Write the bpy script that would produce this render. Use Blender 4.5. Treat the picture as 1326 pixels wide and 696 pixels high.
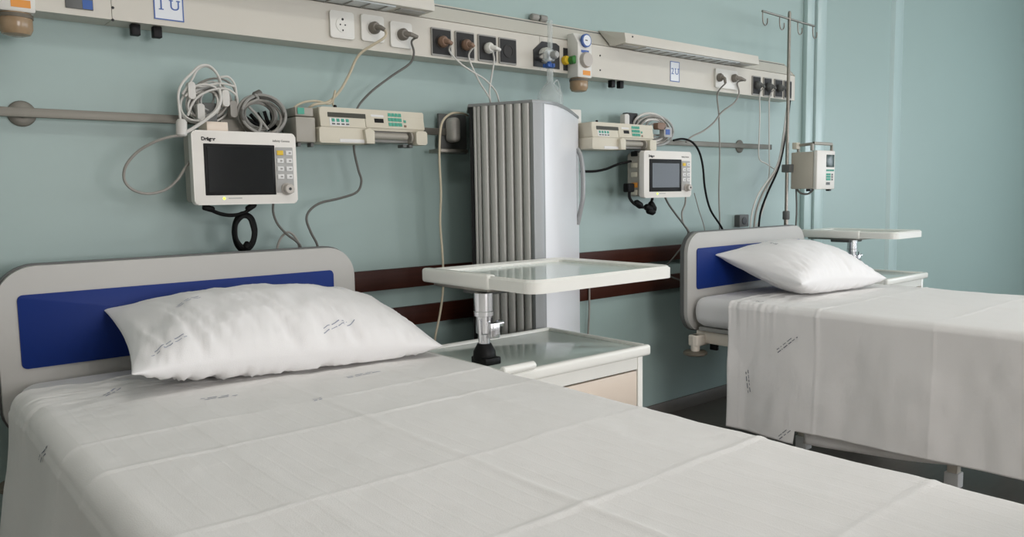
import bpy, bmesh, math, random
from mathutils import Vector, Matrix, noise
for o in list(bpy.data.objects): bpy.data.objects.remove(o)
random.seed(4)
SC = bpy.context.scene
COL = SC.collection
# ------------------------------------------------------------------ camera
YAW, PIT, ROL, FPX = math.radians(39.8256), math.radians(5.4163), math.radians(-0.9576), 1011.22
CAM = Vector((0.0, -2.659, 1.2))
cy, sy, cp, sp = math.cos(YAW), math.sin(YAW), math.cos(PIT), math.sin(PIT)
FW = Vector((sy*cp, cy*cp, -sp)); RT0 = Vector((cy, -sy, 0)); UP0 = RT0.cross(FW)
RT = math.cos(ROL)*RT0 + math.sin(ROL)*UP0
UP = -math.sin(ROL)*RT0 + math.cos(ROL)*UP0
cd = bpy.data.cameras.new('camera'); cam = bpy.data.objects.new('camera', cd); COL.objects.link(cam)
cd.sensor_width = 36; cd.lens = FPX/1326*36; cd.clip_start = 0.02
m = Matrix((RT, UP, -FW)).transposed().to_4x4(); m.translation = CAM
cam.matrix_world = m; SC.camera = cam
# ------------------------------------------------------------------ world, daylight, exposure
w = bpy.data.worlds.new('sky'); SC.world = w; w.use_nodes = True
w.node_tree.nodes['Background'].inputs[0].default_value = (0.62, 0.78, 1.0, 1)
w.node_tree.nodes['Background'].inputs[1].default_value = 1.0
RX, RYB, RXL, RH = 9.1, -5.3, -1.7, 3.05          # side wall, rear wall, left wall, ceiling
def area(name, loc, rot, sx, sy_, power, col):
    d = bpy.data.lights.new(name, 'AREA'); d.shape = 'RECTANGLE'; d.size = sx; d.size_y = sy_
    d.energy = power; d.color = col
    o = bpy.data.objects.new(name, d); COL.objects.link(o); o.location = loc; o.rotation_euler = rot
    return o
area('daylight_side_window', (RX+0.16, -3.6, 1.5), (0, math.radians(90), 0), 1.55, 3.0, 60, (0.88, 0.94, 1.0))
area('daylight_rear_window', (4.7, RYB-0.16, 1.5), (math.radians(90), 0, 0), 2.0, 1.55, 50, (0.98, 0.95, 0.95))
area('daylight_rear_left_window', (1.45, RYB-0.16, 1.5), (math.radians(90), 0, 0), 1.7, 1.55, 90, (1.0, 0.94, 0.92))
area('daylight_rear_right_window', (7.5, RYB-0.16, 1.5), (math.radians(90), 0, 0), 2.0, 1.55, 72, (0.90, 0.95, 1.0))
SC.view_settings.view_transform = 'Standard'; SC.view_settings.look = 'None'
SC.view_settings.gamma = 1.0; SC.view_settings.use_curve_mapping = False
SC.view_settings.exposure = 0.12

# ------------------------------------------------------------------ pixel helpers (1326x696 frame)
def ray(x, y): return (x-663)/FPX*RT - (y-348)/FPX*UP + FW
def P(x, y, Y=0.0):
    d = ray(x, y); return CAM + d*((Y-CAM.y)/d.y)
def PX(x, y, X):
    d = ray(x, y); return CAM + d*((X-CAM.x)/d.x)
def PZ(x, y, Z):
    d = ray(x, y); return CAM + d*((Z-CAM.z)/d.z)
# ------------------------------------------------------------------ materials
def lin(c): return tuple((v/12.92 if v <= .04045 else ((v+.055)/1.055)**2.4) for v in c)
MATS = {}
def mat(name, rgb, rough=.5, metal=0.0, nscale=0, namt=0.0, bump=0.0, bscale=60, trans=0.0, spec=.5, emit=None, alpha=1.0, stretch=None):
    if name in MATS: return MATS[name]
    M = bpy.data.materials.new(name); M.use_nodes = True
    nt = M.node_tree; b = nt.nodes['Principled BSDF']; c = (*lin([v/255 for v in rgb]), 1)
    b.inputs['Base Color'].default_value = c; b.inputs['Roughness'].default_value = rough
    b.inputs['Metallic'].default_value = metal; b.inputs['Specular IOR Level'].default_value = spec
    b.inputs['Transmission Weight'].default_value = trans; b.inputs['Alpha'].default_value = alpha
    if emit:
        b.inputs['Emission Color'].default_value = (*lin([v/255 for v in emit[0]]), 1); b.inputs['Emission Strength'].default_value = emit[1]
    if nscale or bump:
        tc = nt.nodes.new('ShaderNodeTexCoord'); src = tc.outputs['Object']
        if stretch:
            mp = nt.nodes.new('ShaderNodeMapping'); mp.inputs['Scale'].default_value = stretch
            nt.links.new(src, mp.inputs[0]); src = mp.outputs[0]
    if nscale:
        n = nt.nodes.new('ShaderNodeTexNoise'); n.inputs['Scale'].default_value = nscale; n.inputs['Detail'].default_value = 4
        nt.links.new(src, n.inputs['Vector'])
        mx = nt.nodes.new('ShaderNodeMix'); mx.data_type = 'RGBA'
        mx.inputs[6].default_value = tuple(v*(1-namt) for v in c[:3])+(1,); mx.inputs[7].default_value = tuple(min(1, v*(1+namt)) for v in c[:3])+(1,)
        nt.links.new(n.outputs['Fac'], mx.inputs[0]); nt.links.new(mx.outputs[2], b.inputs['Base Color'])
    if bump:
        n2 = nt.nodes.new('ShaderNodeTexNoise'); n2.inputs['Scale'].default_value = bscale; n2.inputs['Detail'].default_value = 3
        nt.links.new(src, n2.inputs['Vector'])
        bp = nt.nodes.new('ShaderNodeBump'); bp.inputs['Strength'].default_value = bump; bp.inputs['Distance'].default_value = .004
        nt.links.new(n2.outputs['Fac'], bp.inputs['Height']); nt.links.new(bp.outputs[0], b.inputs['Normal'])
    MATS[name] = M; return M
mat('wall', (156, 177, 173), .42, nscale=1.2, namt=.025, bump=.06, bscale=5)
mat('wallside', (164, 182, 178), .42, nscale=1.2, namt=.025, bump=.06, bscale=5)
mat('trimpale', (178, 199, 197), .3, nscale=2, namt=.02)
mat('lampglow', (240, 240, 236), .5, nscale=4, namt=.01, emit=((255, 250, 244), 1.0))
mat('wallwhite', (226, 224, 218), .6, nscale=2, namt=.02)
mat('ceil', (236, 236, 232), .8, bump=.05, bscale=30)
mat('floor', (98, 92, 84), .38, nscale=7, namt=.18, stretch=(1, 6, 1))
mat('base', (104, 100, 94), .5, nscale=10, namt=.1)
mat('cream', (204, 200, 189), .42, nscale=6, namt=.02)
mat('creamend', (194, 190, 178), .45, nscale=6, namt=.02)
mat('white', (234, 234, 232), .35, nscale=6, namt=.015)
mat('offwhite', (222, 221, 214), .4, nscale=9, namt=.02)
mat('tablewhite', (238, 238, 231), .2, nscale=9, namt=.02)
mat('tabletop', (204, 216, 209), .12, nscale=9, namt=.02)
mat('drawer', (222, 208, 192), .35, nscale=9, namt=.02)
mat('dark', (22, 22, 24), .45, nscale=20, namt=.1)
mat('black', (9, 9, 10), .5, nscale=20, namt=.1, spec=.25)
mat('socketblack', (20, 19, 18), .6, nscale=20, namt=.1)
mat('socketring', (40, 38, 36), .6, nscale=20, namt=.1)
mat('screen', (10, 13, 16), .12, nscale=3, namt=.1)
mat('screenglare', (52, 58, 64), .28, nscale=3, namt=.05)  # paler than the dark screen: the window's reflection put into the colour
mat('lcd', (66, 66, 58), .3, nscale=3, namt=.05)
mat('lcdgreen', (52, 70, 66), .25, nscale=3, namt=.05)
mat('grey', (150, 149, 144), .5, nscale=12, namt=.03)
mat('greykey', (168, 168, 165), .5, nscale=12, namt=.03)
mat('lightkey', (222, 222, 220), .5, nscale=12, namt=.02)
mat('yellow', (222, 186, 44), .5, nscale=12, namt=.02)
mat('green', (72, 160, 138), .5, nscale=12, namt=.05)
mat('brightgreen', (60, 130, 60), .4, nscale=12, namt=.05)
mat('orange', (226, 150, 60), .5, nscale=12, namt=.05)
mat('blue', (32, 84, 160), .4, nscale=12, namt=.05)
mat('signblue', (74, 104, 168), .6, nscale=30, namt=.05)
mat('paper', (226, 230, 234), .6, nscale=12, namt=.02)
mat('steel', (150, 146, 138), .38, 1.0, nscale=14, namt=.12, stretch=(1, 8, 8))
mat('steeldull', (122, 120, 112), .5, .7, nscale=14, namt=.15, stretch=(.4, 8, 8))
mat('chrome', (226, 226, 228), .22, 1.0, nscale=6, namt=.05)
mat('slat', (176, 176, 171), .36, .1, nscale=3, namt=.03)
mat('cabinetwhite', (232, 233, 236), .3, nscale=5, namt=.01)
mat('cabinetedge', (150, 152, 152), .4, .3, nscale=5, namt=.03)
mat('wood', (60, 28, 18), .45, nscale=9, namt=.35, spec=.25, stretch=(.5, 8, 12), bump=.05, bscale=30)
mat('pump', (206, 200, 182), .45, nscale=10, namt=.03)
mat('pumpgrey', (160, 156, 146), .45, nscale=10, namt=.03)
mat('pumpside', (186, 180, 166), .5, nscale=10, namt=.02)
mat('monitor', (226, 223, 216), .42, nscale=10, namt=.02)
mat('cordbeige', (196, 186, 162), .5, nscale=30, namt=.05)
mat('cordgrey', (146, 143, 136), .5, nscale=30, namt=.06)
mat('corddark', (98, 97, 92), .5, nscale=30, namt=.06)
mat('cordwhite', (206, 204, 198), .45, nscale=30, namt=.04)
mat('cordblack', (10, 10, 11), .6, nscale=30, namt=.06, spec=.2)
mat('pluggrey', (122, 117, 108), .5, nscale=30, namt=.05)
mat('plugbrown', (132, 106, 88), .5, nscale=30, namt=.05)
mat('headboard', (184, 183, 178), .45, nscale=8, namt=.02)
mat('edgegrey', (92, 94, 92), .5, nscale=12, namt=.04)
mat('bluepanel', (16, 46, 118), .5, nscale=8, namt=.04, spec=.25)
mat('frame', (222, 214, 200), .4, nscale=8, namt=.02)
mat('rubber', (104, 98, 86), .6, nscale=20, namt=.06)
mat('sheet', (236, 234, 231), .85, nscale=5, namt=.015, bump=.18, bscale=420, spec=.2)
mat('mattress', (226, 225, 224), .85, nscale=5, namt=.02, bump=.2, bscale=300, spec=.2)
mat('pillow', (238, 237, 236), .85, nscale=6, namt=.012, bump=.18, bscale=420, spec=.2)
mat('stamp', (158, 164, 180), .9, nscale=200, namt=.3)
mat('stampdark', (112, 116, 126), .9, nscale=200, namt=.3)
mat('amber', (176, 150, 118), .2, trans=.25, nscale=8, namt=.1)
mat('clear', (214, 222, 220), .15, nscale=8, namt=.02, alpha=.34)
mat('knob', (186, 180, 172), .4, nscale=8, namt=.03)
mat('diffuser', (198, 204, 204), .35, nscale=8, namt=.03)
mat('led', (200, 220, 60), .5, nscale=8, namt=.03, emit=((200, 230, 60), 2))
def glass_mat():
    M = bpy.data.materials.new('window_glass'); M.use_nodes = True; nt = M.node_tree; nt.nodes.clear()
    o = nt.nodes.new('ShaderNodeOutputMaterial'); t = nt.nodes.new('ShaderNodeBsdfTransparent'); g = nt.nodes.new('ShaderNodeBsdfGlossy')
    f = nt.nodes.new('ShaderNodeMixShader'); f.inputs[0].default_value = .06; g.inputs['Roughness'].default_value = .02
    nt.links.new(t.outputs[0], f.inputs[1]); nt.links.new(g.outputs[0], f.inputs[2]); nt.links.new(f.outputs[0], o.inputs[0]); MATS['winglass'] = M
glass_mat()
def weave(name):
    nt = MATS[name].node_tree; b = nt.nodes['Principled BSDF']; old = b.inputs['Normal'].links[0].from_node
    tc = nt.nodes.new('ShaderNodeTexCoord'); h = None
    for ax, sc in (('X', 9.0), ('Y', 6.0)):
        w = nt.nodes.new('ShaderNodeTexWave'); w.bands_direction = ax; w.inputs['Scale'].default_value = sc; w.inputs['Distortion'].default_value = .5; w.inputs['Detail'].default_value = 2
        nt.links.new(tc.outputs['Object'], w.inputs['Vector'])
        p = nt.nodes.new('ShaderNodeMath'); p.operation = 'POWER'; p.inputs[1].default_value = 14; nt.links.new(w.outputs['Fac'], p.inputs[0])
        if h is None: h = p.outputs[0]
        else:
            a = nt.nodes.new('ShaderNodeMath'); a.operation = 'MULTIPLY_ADD'; a.inputs[1].default_value = .4; nt.links.new(p.outputs[0], a.inputs[0]); nt.links.new(h, a.inputs[2]); h = a.outputs[0]
    bp = nt.nodes.new('ShaderNodeBump'); bp.inputs['Strength'].default_value = .16; bp.inputs['Distance'].default_value = .0012
    nt.links.new(h, bp.inputs['Height']); nt.links.new(old.outputs[0], bp.inputs['Normal']); nt.links.new(bp.outputs[0], b.inputs['Normal'])
weave('sheet')
# ------------------------------------------------------------------ mesh builder
class MB:
    def __init__(s): s.bm = bmesh.new()
    def box(s, x0, x1, y0, y1, z0, z1, bev=0.0, seg=2, M=None):
        r = bmesh.ops.create_cube(s.bm, size=1.0); vs = r['verts']
        for v in vs: v.co = Vector(((x0+x1)/2+v.co.x*(x1-x0), (y0+y1)/2+v.co.y*(y1-y0), (z0+z1)/2+v.co.z*(z1-z0)))
        if bev > 0:
            es = list({e for v in vs for e in v.link_edges})
            r2 = bmesh.ops.bevel(s.bm, geom=es, offset=bev, segments=seg, profile=.5, affect='EDGES'); vs = list({v for f in r2['faces'] for v in f.verts} | {v for v in vs if v.is_valid})
        if M:
            for v in vs: v.co = M @ v.co
        return s
    def prism(s, poly, a0, a1, axis='X', bev=0.0, M=None, seg=2):
        def pt(p, a):
            if axis == 'X': return Vector((a, p[0], p[1]))
            if axis == 'Y': return Vector((p[0], a, p[1]))
            return Vector((p[0], p[1], a))
        A = [s.bm.verts.new(pt(p, a0)) for p in poly]; B = [s.bm.verts.new(pt(p, a1)) for p in poly]; n = len(poly)
        fs = [s.bm.faces.new(A), s.bm.faces.new(B[::-1])]
        for i in range(n): fs.append(s.bm.faces.new((A[i], B[i], B[(i+1) % n], A[(i+1) % n])))
        vs = A+B
        if bev > 0:
            es = list({e for f in fs[:2] for e in f.edges})
            r2 = bmesh.ops.bevel(s.bm, geom=es, offset=bev, segments=seg, profile=.5, affect='EDGES')
            vs = list({v for f in r2['faces'] for v in f.verts} | {v for v in vs if v.is_valid})
        if M:
            for v in vs: v.co = M @ v.co
        return s
    def tube(s, pts, r, seg=8, smooth=True, closed=False, sub=6):
        pts = [Vector(p) for p in pts]
        if smooth and len(pts) > 2: pts = catmull(pts, sub, closed)
        n = len(pts); rings = []; up = None
        for i, p in enumerate(pts):
            a = pts[(i-1) % n] if closed or i > 0 else p; b = pts[(i+1) % n] if closed or i < n-1 else p
            t = (b-a)
            if t.length < 1e-9: t = Vector((0, 0, 1))
            t.normalize()
            if up is None: up = t.orthogonal().normalized()
            up = (up - t*up.dot(t))
            if up.length < 1e-6: up = t.orthogonal()
            up.normalize(); q = t.cross(up)
            rr = r[i*len(r)//n] if isinstance(r, (list, tuple)) else r
            rings.append([s.bm.verts.new(p + rr*(math.cos(k*2*math.pi/seg)*up + math.sin(k*2*math.pi/seg)*q)) for k in range(seg)])
        for i in range(n if closed else n-1):
            A, B = rings[i], rings[(i+1) % n]
            for k in range(seg): s.bm.faces.new((A[k], A[(k+1) % seg], B[(k+1) % seg], B[k]))
        if not closed: s.bm.faces.new(rings[0][::-1]); s.bm.faces.new(rings[-1])
        return s
    def lathe(s, prof, org, axis='Z', seg=20):
        org = Vector(org); d = {'X': Vector((1, 0, 0)), 'Y': Vector((0, 1, 0)), 'Z': Vector((0, 0, 1))}[axis] if isinstance(axis, str) else Vector(axis).normalized()
        a = d.orthogonal().normalized(); b = d.cross(a); rings = []
        for r, h in prof:
            rings.append([s.bm.verts.new(org + d*h + max(r, 1e-4)*(math.cos(k*2*math.pi/seg)*a+math.sin(k*2*math.pi/seg)*b)) for k in range(seg)])
        for A, B in zip(rings, rings[1:]):
            for k in range(seg): s.bm.faces.new((A[k], A[(k+1) % seg], B[(k+1) % seg], B[k]))
        s.bm.faces.new(rings[0][::-1]); s.bm.faces.new(rings[-1])
        return s
    def obj(s, name, mt, parent=None, sharp=38, smooth=True):
        bm = s.bm; bmesh.ops.recalc_face_normals(bm, faces=bm.faces)
        xs = [v.co for v in bm.verts]
        c = Vector(((min(v.x for v in xs)+max(v.x for v in xs))/2, (min(v.y for v in xs)+max(v.y for v in xs))/2, min(v.z for v in xs)))
        for v in bm.verts: v.co -= c
        me = bpy.data.meshes.new(name); bm.to_mesh(me); bm.free()
        if smooth:
            for p in me.polygons: p.use_smooth = True
            me.set_sharp_from_angle(angle=math.radians(sharp))
        me.materials.append(MATS[mt])
        o = bpy.data.objects.new(name, me); COL.objects.link(o); o['_w'] = list(c)
        if parent is not None: o.parent = parent; o.location = c - Vector(parent['_w'])
        else: o.location = c
        return o
def catmull(p, sub=6, closed=False):
    out = []; n = len(p)
    for i in range(n if closed else n-1):
        g = (lambda k: p[k % n]) if closed else (lambda k: p[max(0, min(n-1, k))])
        a, b, c, d = g(i-1), g(i), g(i+1), g(i+2)
        for k in range(sub):
            t = k/sub
            out.append(.5*((2*b)+(c-a)*t+(2*a-5*b+4*c-d)*t*t+(3*b-a-3*c+d)*t**3))
    if not closed: out.append(p[-1])
    return out
def tag(o, label, cat, group=None):
    o['label'] = label; o['category'] = cat
    if group: o['group'] = group
    return o
def thing(name, loc, label, cat, group=None):
    o = bpy.data.objects.new(name, None); COL.objects.link(o); o.location = loc; o['_w'] = list(loc); o.empty_display_size = .05
    return tag(o, label, cat, group)
def struct(o): o['kind'] = 'structure'; return o
def rrect(x0, x1, z0, z1, r, n=6, corners=(1, 1, 1, 1)):
    pts = []
    for (cx, cz, a0, on) in ((x1-r, z1-r, 0, corners[0]), (x0+r, z1-r, 90, corners[1]), (x0+r, z0+r, 180, corners[2]), (x1-r, z0+r, 270, corners[3])):
        if on:
            for k in range(n+1):
                a = math.radians(a0+90*k/n); pts.append((cx+r*math.cos(a), cz+r*math.sin(a)))
        else:
            pts.append((cx+r*(1 if a0 in (0, 270) else -1), cz+r*(1 if a0 in (0, 90) else -1)))
    return pts
def text_mesh(txt, size, M, mt, name, parent, ext=.0004):
    cu = bpy.data.curves.new('t', 'FONT'); cu.body = txt; cu.size = size; cu.extrude = ext; cu.offset = .0006 if size < .02 and txt[0] == 'D' else 0; cu.align_x = 'CENTER'; cu.align_y = 'CENTER'
    to = bpy.data.objects.new('t', cu); COL.objects.link(to)
    dg = bpy.context.evaluated_depsgraph_get(); me = bpy.data.meshes.new_from_object(to.evaluated_get(dg))
    bpy.data.objects.remove(to); bpy.data.curves.remove(cu)
    b = MB(); b.bm.from_mesh(me); bpy.data.meshes.remove(me)
    for v in b.bm.verts: v.co = M @ v.co
    return b.obj(name, mt, parent, smooth=False)
FACE = Matrix(((1, 0, 0, 0), (0, 0, -1, 0), (0, 1, 0, 0), (0, 0, 0, 1)))       # text plane -> faces -Y

# ================================================================== the room
T = .12
struct(MB().box(RXL, RX, RYB, 0, -.1, 0).obj('floor', 'floor'))
ceil = struct(MB().box(RXL, RX, RYB, 0, RH, RH+.1).obj('ceiling', 'ceil'))
for lx in (.9, 3.7, 6.5):
    MB().box(lx-.64, lx+.64, -2.01, -1.59, RH-.05, RH, .006).obj('ceiling_lamp', 'white', ceil)
    MB().box(lx-.61, lx+.61, -1.98, -1.62, RH-.056, RH-.05, .002).obj('lamp_diffuser', 'lampglow', ceil)
    area('ceiling_lamp_light', (lx, -1.8, RH-.06), (0, 0, 0), 1.2, .34, 8, (1.0, .97, .95))
struct(MB().box(RXL-T, RX+T, 0, T, -.1, RH+.1).obj('wall_back', 'wall'))
struct(MB().box(RXL-T, RXL, RYB, 0, -.1, RH+.1).obj('wall_left', 'wallwhite'))
wy0, wy1, wz0, wz1 = -5.1, -2.1, .72, 2.28
struct(MB().box(RX, RX+T, RYB, wy0, -.1, RH+.1).box(RX, RX+T, wy1, 0, -.1, RH+.1).box(RX, RX+T, wy0, wy1, -.1, wz0).box(RX, RX+T, wy0, wy1, wz1, RH+.1).obj('wall_right', 'wallside'))
vx0, vx1, ux0, ux1, qx0, qx1 = 3.7, 5.7, .6, 2.3, 6.5, 8.5
struct(MB().box(RXL-T, ux0, RYB-T, RYB, -.1, RH+.1).box(ux1, vx0, RYB-T, RYB, -.1, RH+.1).box(ux0, ux1, RYB-T, RYB, -.1, wz0).box(ux0, ux1, RYB-T, RYB, wz1, RH+.1).box(vx1, qx0, RYB-T, RYB, -.1, RH+.1).box(qx1, RX+T, RYB-T, RYB, -.1, RH+.1).box(qx0, qx1, RYB-T, RYB, -.1, wz0).box(qx0, qx1, RYB-T, RYB, wz1, RH+.1).box(vx0, vx1, RYB-T, RYB, -.1, wz0).box(vx0, vx1, RYB-T, RYB, wz1, RH+.1).obj('wall_front', 'wallwhite'))
def window(n, axis, vx0=vx0, vx1=vx1):
    t = thing('window_%d' % n, (RX, wy0, wz0) if axis == 'X' else (vx0, RYB, wz0), 'x', 'x'); del t['label']; del t['category']; struct(t)
    a0, a1 = (wy0, wy1) if axis == 'X' else (vx0, vx1)
    def bar(b, u0, u1, z0, z1, d0=.02, d1=.08):
        if axis == 'X': b.box(RX+d0, RX+d1, u0, u1, z0, z1, .004)
        else: b.box(u0, u1, RYB-d1, RYB-d0, z0, z1, .004)
    for (u0, u1, z0, z1) in ((a0, a0+.06, wz0, wz1), (a1-.06, a1, wz0, wz1), (a0+.06, a1-.06, wz0, wz0+.06), (a0+.06, a1-.06, wz1-.06, wz1)):
        b = MB(); bar(b, u0, u1, z0, z1); b.obj('frame_bar', 'white', t)
    k = 3; wd = (a1-a0-.12)/k
    for i in range(1, k):
        b = MB(); bar(b, a0+.06+i*wd-.03, a0+.06+i*wd+.03, wz0+.06, wz1-.06); b.obj('mullion', 'white', t)
    for i in range(k):
        b = MB(); bar(b, a0+.06+i*wd+(.03 if i else 0), a0+.06+(i+1)*wd-(.03 if i < k-1 else 0), wz0+.06, wz1-.06, .048, .052); b.obj('pane', 'winglass', t)
    b = MB(); bar(b, a0, a1, wz0-.03, wz0, -.12, .1); b.obj('sill', 'white', t)
window(1, 'X'); window(2, 'Y'); window(3, 'Y', ux0, ux1); window(4, 'Y', qx0, qx1)
struct(MB().box(RXL, RX-.015, -.014, 0, 0, .07, .003).obj('baseboard_back', 'base'))
struct(MB().box(RX-.014, RX, RYB, -.2, 0, .07, .003).obj('baseboard_right', 'base'))
# vertical pipe casing beside the panel end and a strip paler than the wall
x0, x1 = P(1038, 150).x, P(1060, 150).x
b = MB().box(x0, x0+(x1-x0)*.42, -.03, 0, .0, RH, .004).box(x0+(x1-x0)*.46, x1, -.045, 0, .0, RH, .006)
struct(b.obj('trim_1', 'trimpale'))
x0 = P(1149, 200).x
struct(MB().prism([(x0, 0), (x0+.02, -.022), (P(1165, 200).x-.06, -.022), (P(1165, 200).x, 0)], 0, RH, 'Z').obj('trim_2', 'trimpale'))
# wooden bumper boards
for z0, z1, wd in ((.837, .917, 'upper'), (.684, .761, 'lower')):
    b = MB().box(-1.2, 3.62, -.022, 0, z0, z1, .004)
    tag(b.obj('bumper_board', 'wood'), '%s dark brown wooden bumper board along the wall' % wd, 'board')

# ================================================================== bedhead service panel
TP, ZB, ZS, ZT = .10, 1.733, 1.880, 1.962
XL, XR = -.6, 4.362
pn = thing('bedhead_unit', (1.9, 0, ZB), 'long cream bedhead service panel with sockets along the wall', 'wall panel')
MB().prism([(0, ZB+.006), (-TP+.012, ZB+.006), (-TP+.012, ZS), (-.03, ZT-.008), (0, ZT-.008)], XL+.004, XR-.004, 'X').obj('core', 'edgegrey', pn)
joints = [XL, P(145, 20, -TP).x, 2.31, XR]
for a, c in zip(joints, joints[1:]):
    MB().prism([(-.001, ZB), (-TP, ZB), (-TP, ZS-.002), (-TP+.011, ZS-.002), (-TP+.011, ZB+.008), (-.001, ZB+.008)], a+.0008, c-.0008, 'X').obj('front_cover', 'cream', pn)
MB().prism([(-TP+.006, ZS+.003), (-.022, ZT), (-.001, ZT), (-.001, ZT-.006), (-.028, ZT-.008), (-TP+.012, ZS+.001)], XL, XR, 'X').obj('upper_cover', 'cream', pn)
for x in (XL-.004, XR):
    MB().prism([(-.001, ZB), (-TP, ZB), (-TP, ZS), (-.024, ZT), (-.001, ZT)], x, x+.004, 'X').obj('end_cap', 'creamend', pn)
# grey plate with a blue corner
a = P(84, 0, -TP); c = P(121, 17, -TP)
pl = MB().box(a.x, c.x, -TP-.004, -TP, c.z+.006, c.z+.12, .001).obj('grey_plate', 'edgegrey', pn)
for i in range(5): MB().box(a.x+.006, c.x-.006, -TP-.0052, -TP-.004, c.z+.04+i*.016, c.z+.044+i*.016).obj('ridge', 'grey', pl)
MB().box(c.x-.028, c.x-.002, -TP-.005, -TP-.004, c.z+.008, c.z+.034).obj('sticker', 'blue', pl)
for q in ((175, 42), (203, 43), (792, 106), (803, 107)):
    p = P(*q, -.07); h = .013
    MB().box(p.x-h, p.x+h, -.083, -.057, ZB-.034, ZB, .003).obj('underside_stop', 'black', pn)
for q in ((777, 72), (777, 91), (146, 10), (146, 26)):
    p = P(*q, -TP); MB().lathe([(.004, 0), (.004, .002), (.002, .003)], (p.x, -TP, p.z), (0, -1, 0), 8).obj('screw', 'dark', pn)
# sockets
def white_socket(q, half=.047, plug=False):
    p = P(*q, -TP)
    s = MB().prism(rrect(p.x-half, p.x+half, p.z-half, p.z+half, .008), -TP-.011, -TP, 'Y', .003).obj('socket_plate', 'offwhite', pn)
    MB().lathe([(.026, 0), (.026, .002), (.022, .0025)], (p.x, -TP-.011, p.z), (0, -1, 0), 22).obj('socket_ring', 'offwhite', s)
    if not plug:
        bb = MB().lathe([(.0045, 0), (.0045, .0006)], (p.x, -TP-.0136, p.z+.019), (0, -1, 0), 10)
        for dx in (-.0095, .0095): bb.lathe([(.003, 0), (.003, .0006)], (p.x+dx, -TP-.0136, p.z), (0, -1, 0), 8)
        bb.box(p.x-.0025, p.x+.0025, -TP-.0142, -TP-.0136, p.z-.022, p.z-.016)
        bb.obj('socket_holes', 'dark', s)
    return Vector((p.x, -TP-.0136, p.z))
def black_sockets(px, half=.0465):
    out = []
    ps = [P(*q, -TP) for q in px]
    zc = sum(p.z for p in ps)/len(ps)
    for p in ps:
        fr = MB().prism(rrect(p.x-half, p.x+half, zc-.053, zc+.053, .003), -TP-.007, -TP, 'Y', .0015).obj('socket_frame', 'grey', pn)
        s = MB().prism(rrect(p.x-half+.004, p.x+half-.004, zc-.047, zc+.047, .002), -TP-.009, -TP-.007, 'Y').obj('socket_insert', 'socketblack', fr)
        MB().lathe([(.027, 0), (.027, .002), (.023, .002), (.023, .0005), (.0, .0005)], (p.x, -TP-.009, zc), (0, -1, 0), 22).obj('socket_ring', 'socketring', fr)
        out.append(Vector((p.x, -TP-.009, zc)))
    return out
W1 = white_socket((441.5, 33)); W2 = white_socket((481, 37.5), plug=True); W3 = white_socket((518, 46), plug=True)
B1, B2, B3, B4 = black_sockets([(570.5, 54), (601, 59.5), (630, 63.5), (656.5, 67)])
p = P(939, 103, -TP)
s = MB().prism(rrect(p.x-.10, p.x+.10, p.z-.05, p.z+.05, .008), -TP-.011, -TP, 'Y', .003).obj('socket_plate', 'offwhite', pn)
W4 = Vector((P(928, 101, -TP).x, -TP-.011, P(928, 101, -TP).z)); W5 = Vector((P(947, 102, -TP).x, -TP-.011, P(947, 102, -TP).z))
for v in (W4, W5): MB().lathe([(.026, 0), (.026, .002), (.022, .0025)], v, (0, -1, 0), 20).obj('socket_ring', 'offwhite', s)
F1, F2, F3, F4 = black_sockets([(978.5, 111), (993, 113), (1007, 115), (1019, 116.5)], .040)
# bed signs
def sign(q, wd, ht, num, lab):
    p = P(*q, -TP); t = thing('bed_sign', (p.x, -TP, p.z-ht/2), lab, 'sign')
    MB().box(p.x-wd/2, p.x+wd/2, -TP-.002, -TP, p.z-ht/2, p.z+ht/2).obj('sign_card', 'paper', t)
    b = MB(); e = .0035
    for (x0, x1, z0, z1) in ((-wd/2, wd/2, ht/2-e, ht/2), (-wd/2, wd/2, -ht/2, -ht/2+e), (-wd/2, -wd/2+e, -ht/2+e, ht/2-e), (wd/2-e, wd/2, -ht/2+e, ht/2-e)):
        b.box(p.x+x0, p.x+x1, -TP-.003, -TP-.002, p.z+z0, p.z+z1)
    b.obj('sign_border', 'signblue', t)
    zt = p.z
    for ch, dx in ((num, -.022*min(1, wd/.088)), ('U', .018*min(1, wd/.088))):
        text_mesh(ch, .044, Matrix.Translation((p.x+dx, -TP-.0025, zt)) @ FACE, 'signblue', 'lettering', t)
    b = MB(); cap = .032/2
    if num == '1': b.box(p.x-.029, p.x-.015, -TP-.0028, -TP-.002, zt-cap, zt-cap+.003)
    for dx in (.018*min(1, wd/.088)-.0105, .018*min(1, wd/.088)+.0105): b.box(p.x+dx-.006, p.x+dx+.006, -TP-.0028, -TP-.002, zt+cap-.003, zt+cap)
    b.obj('lettering_serif', 'signblue', t)
sign((218, 7), .088, .092, '1', 'white 1 U card near the panel left end, cut by top edge')
sign((873.5, 93), .074, .1, '2', 'white 2 U card below the right-hand reading lamp')
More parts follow.
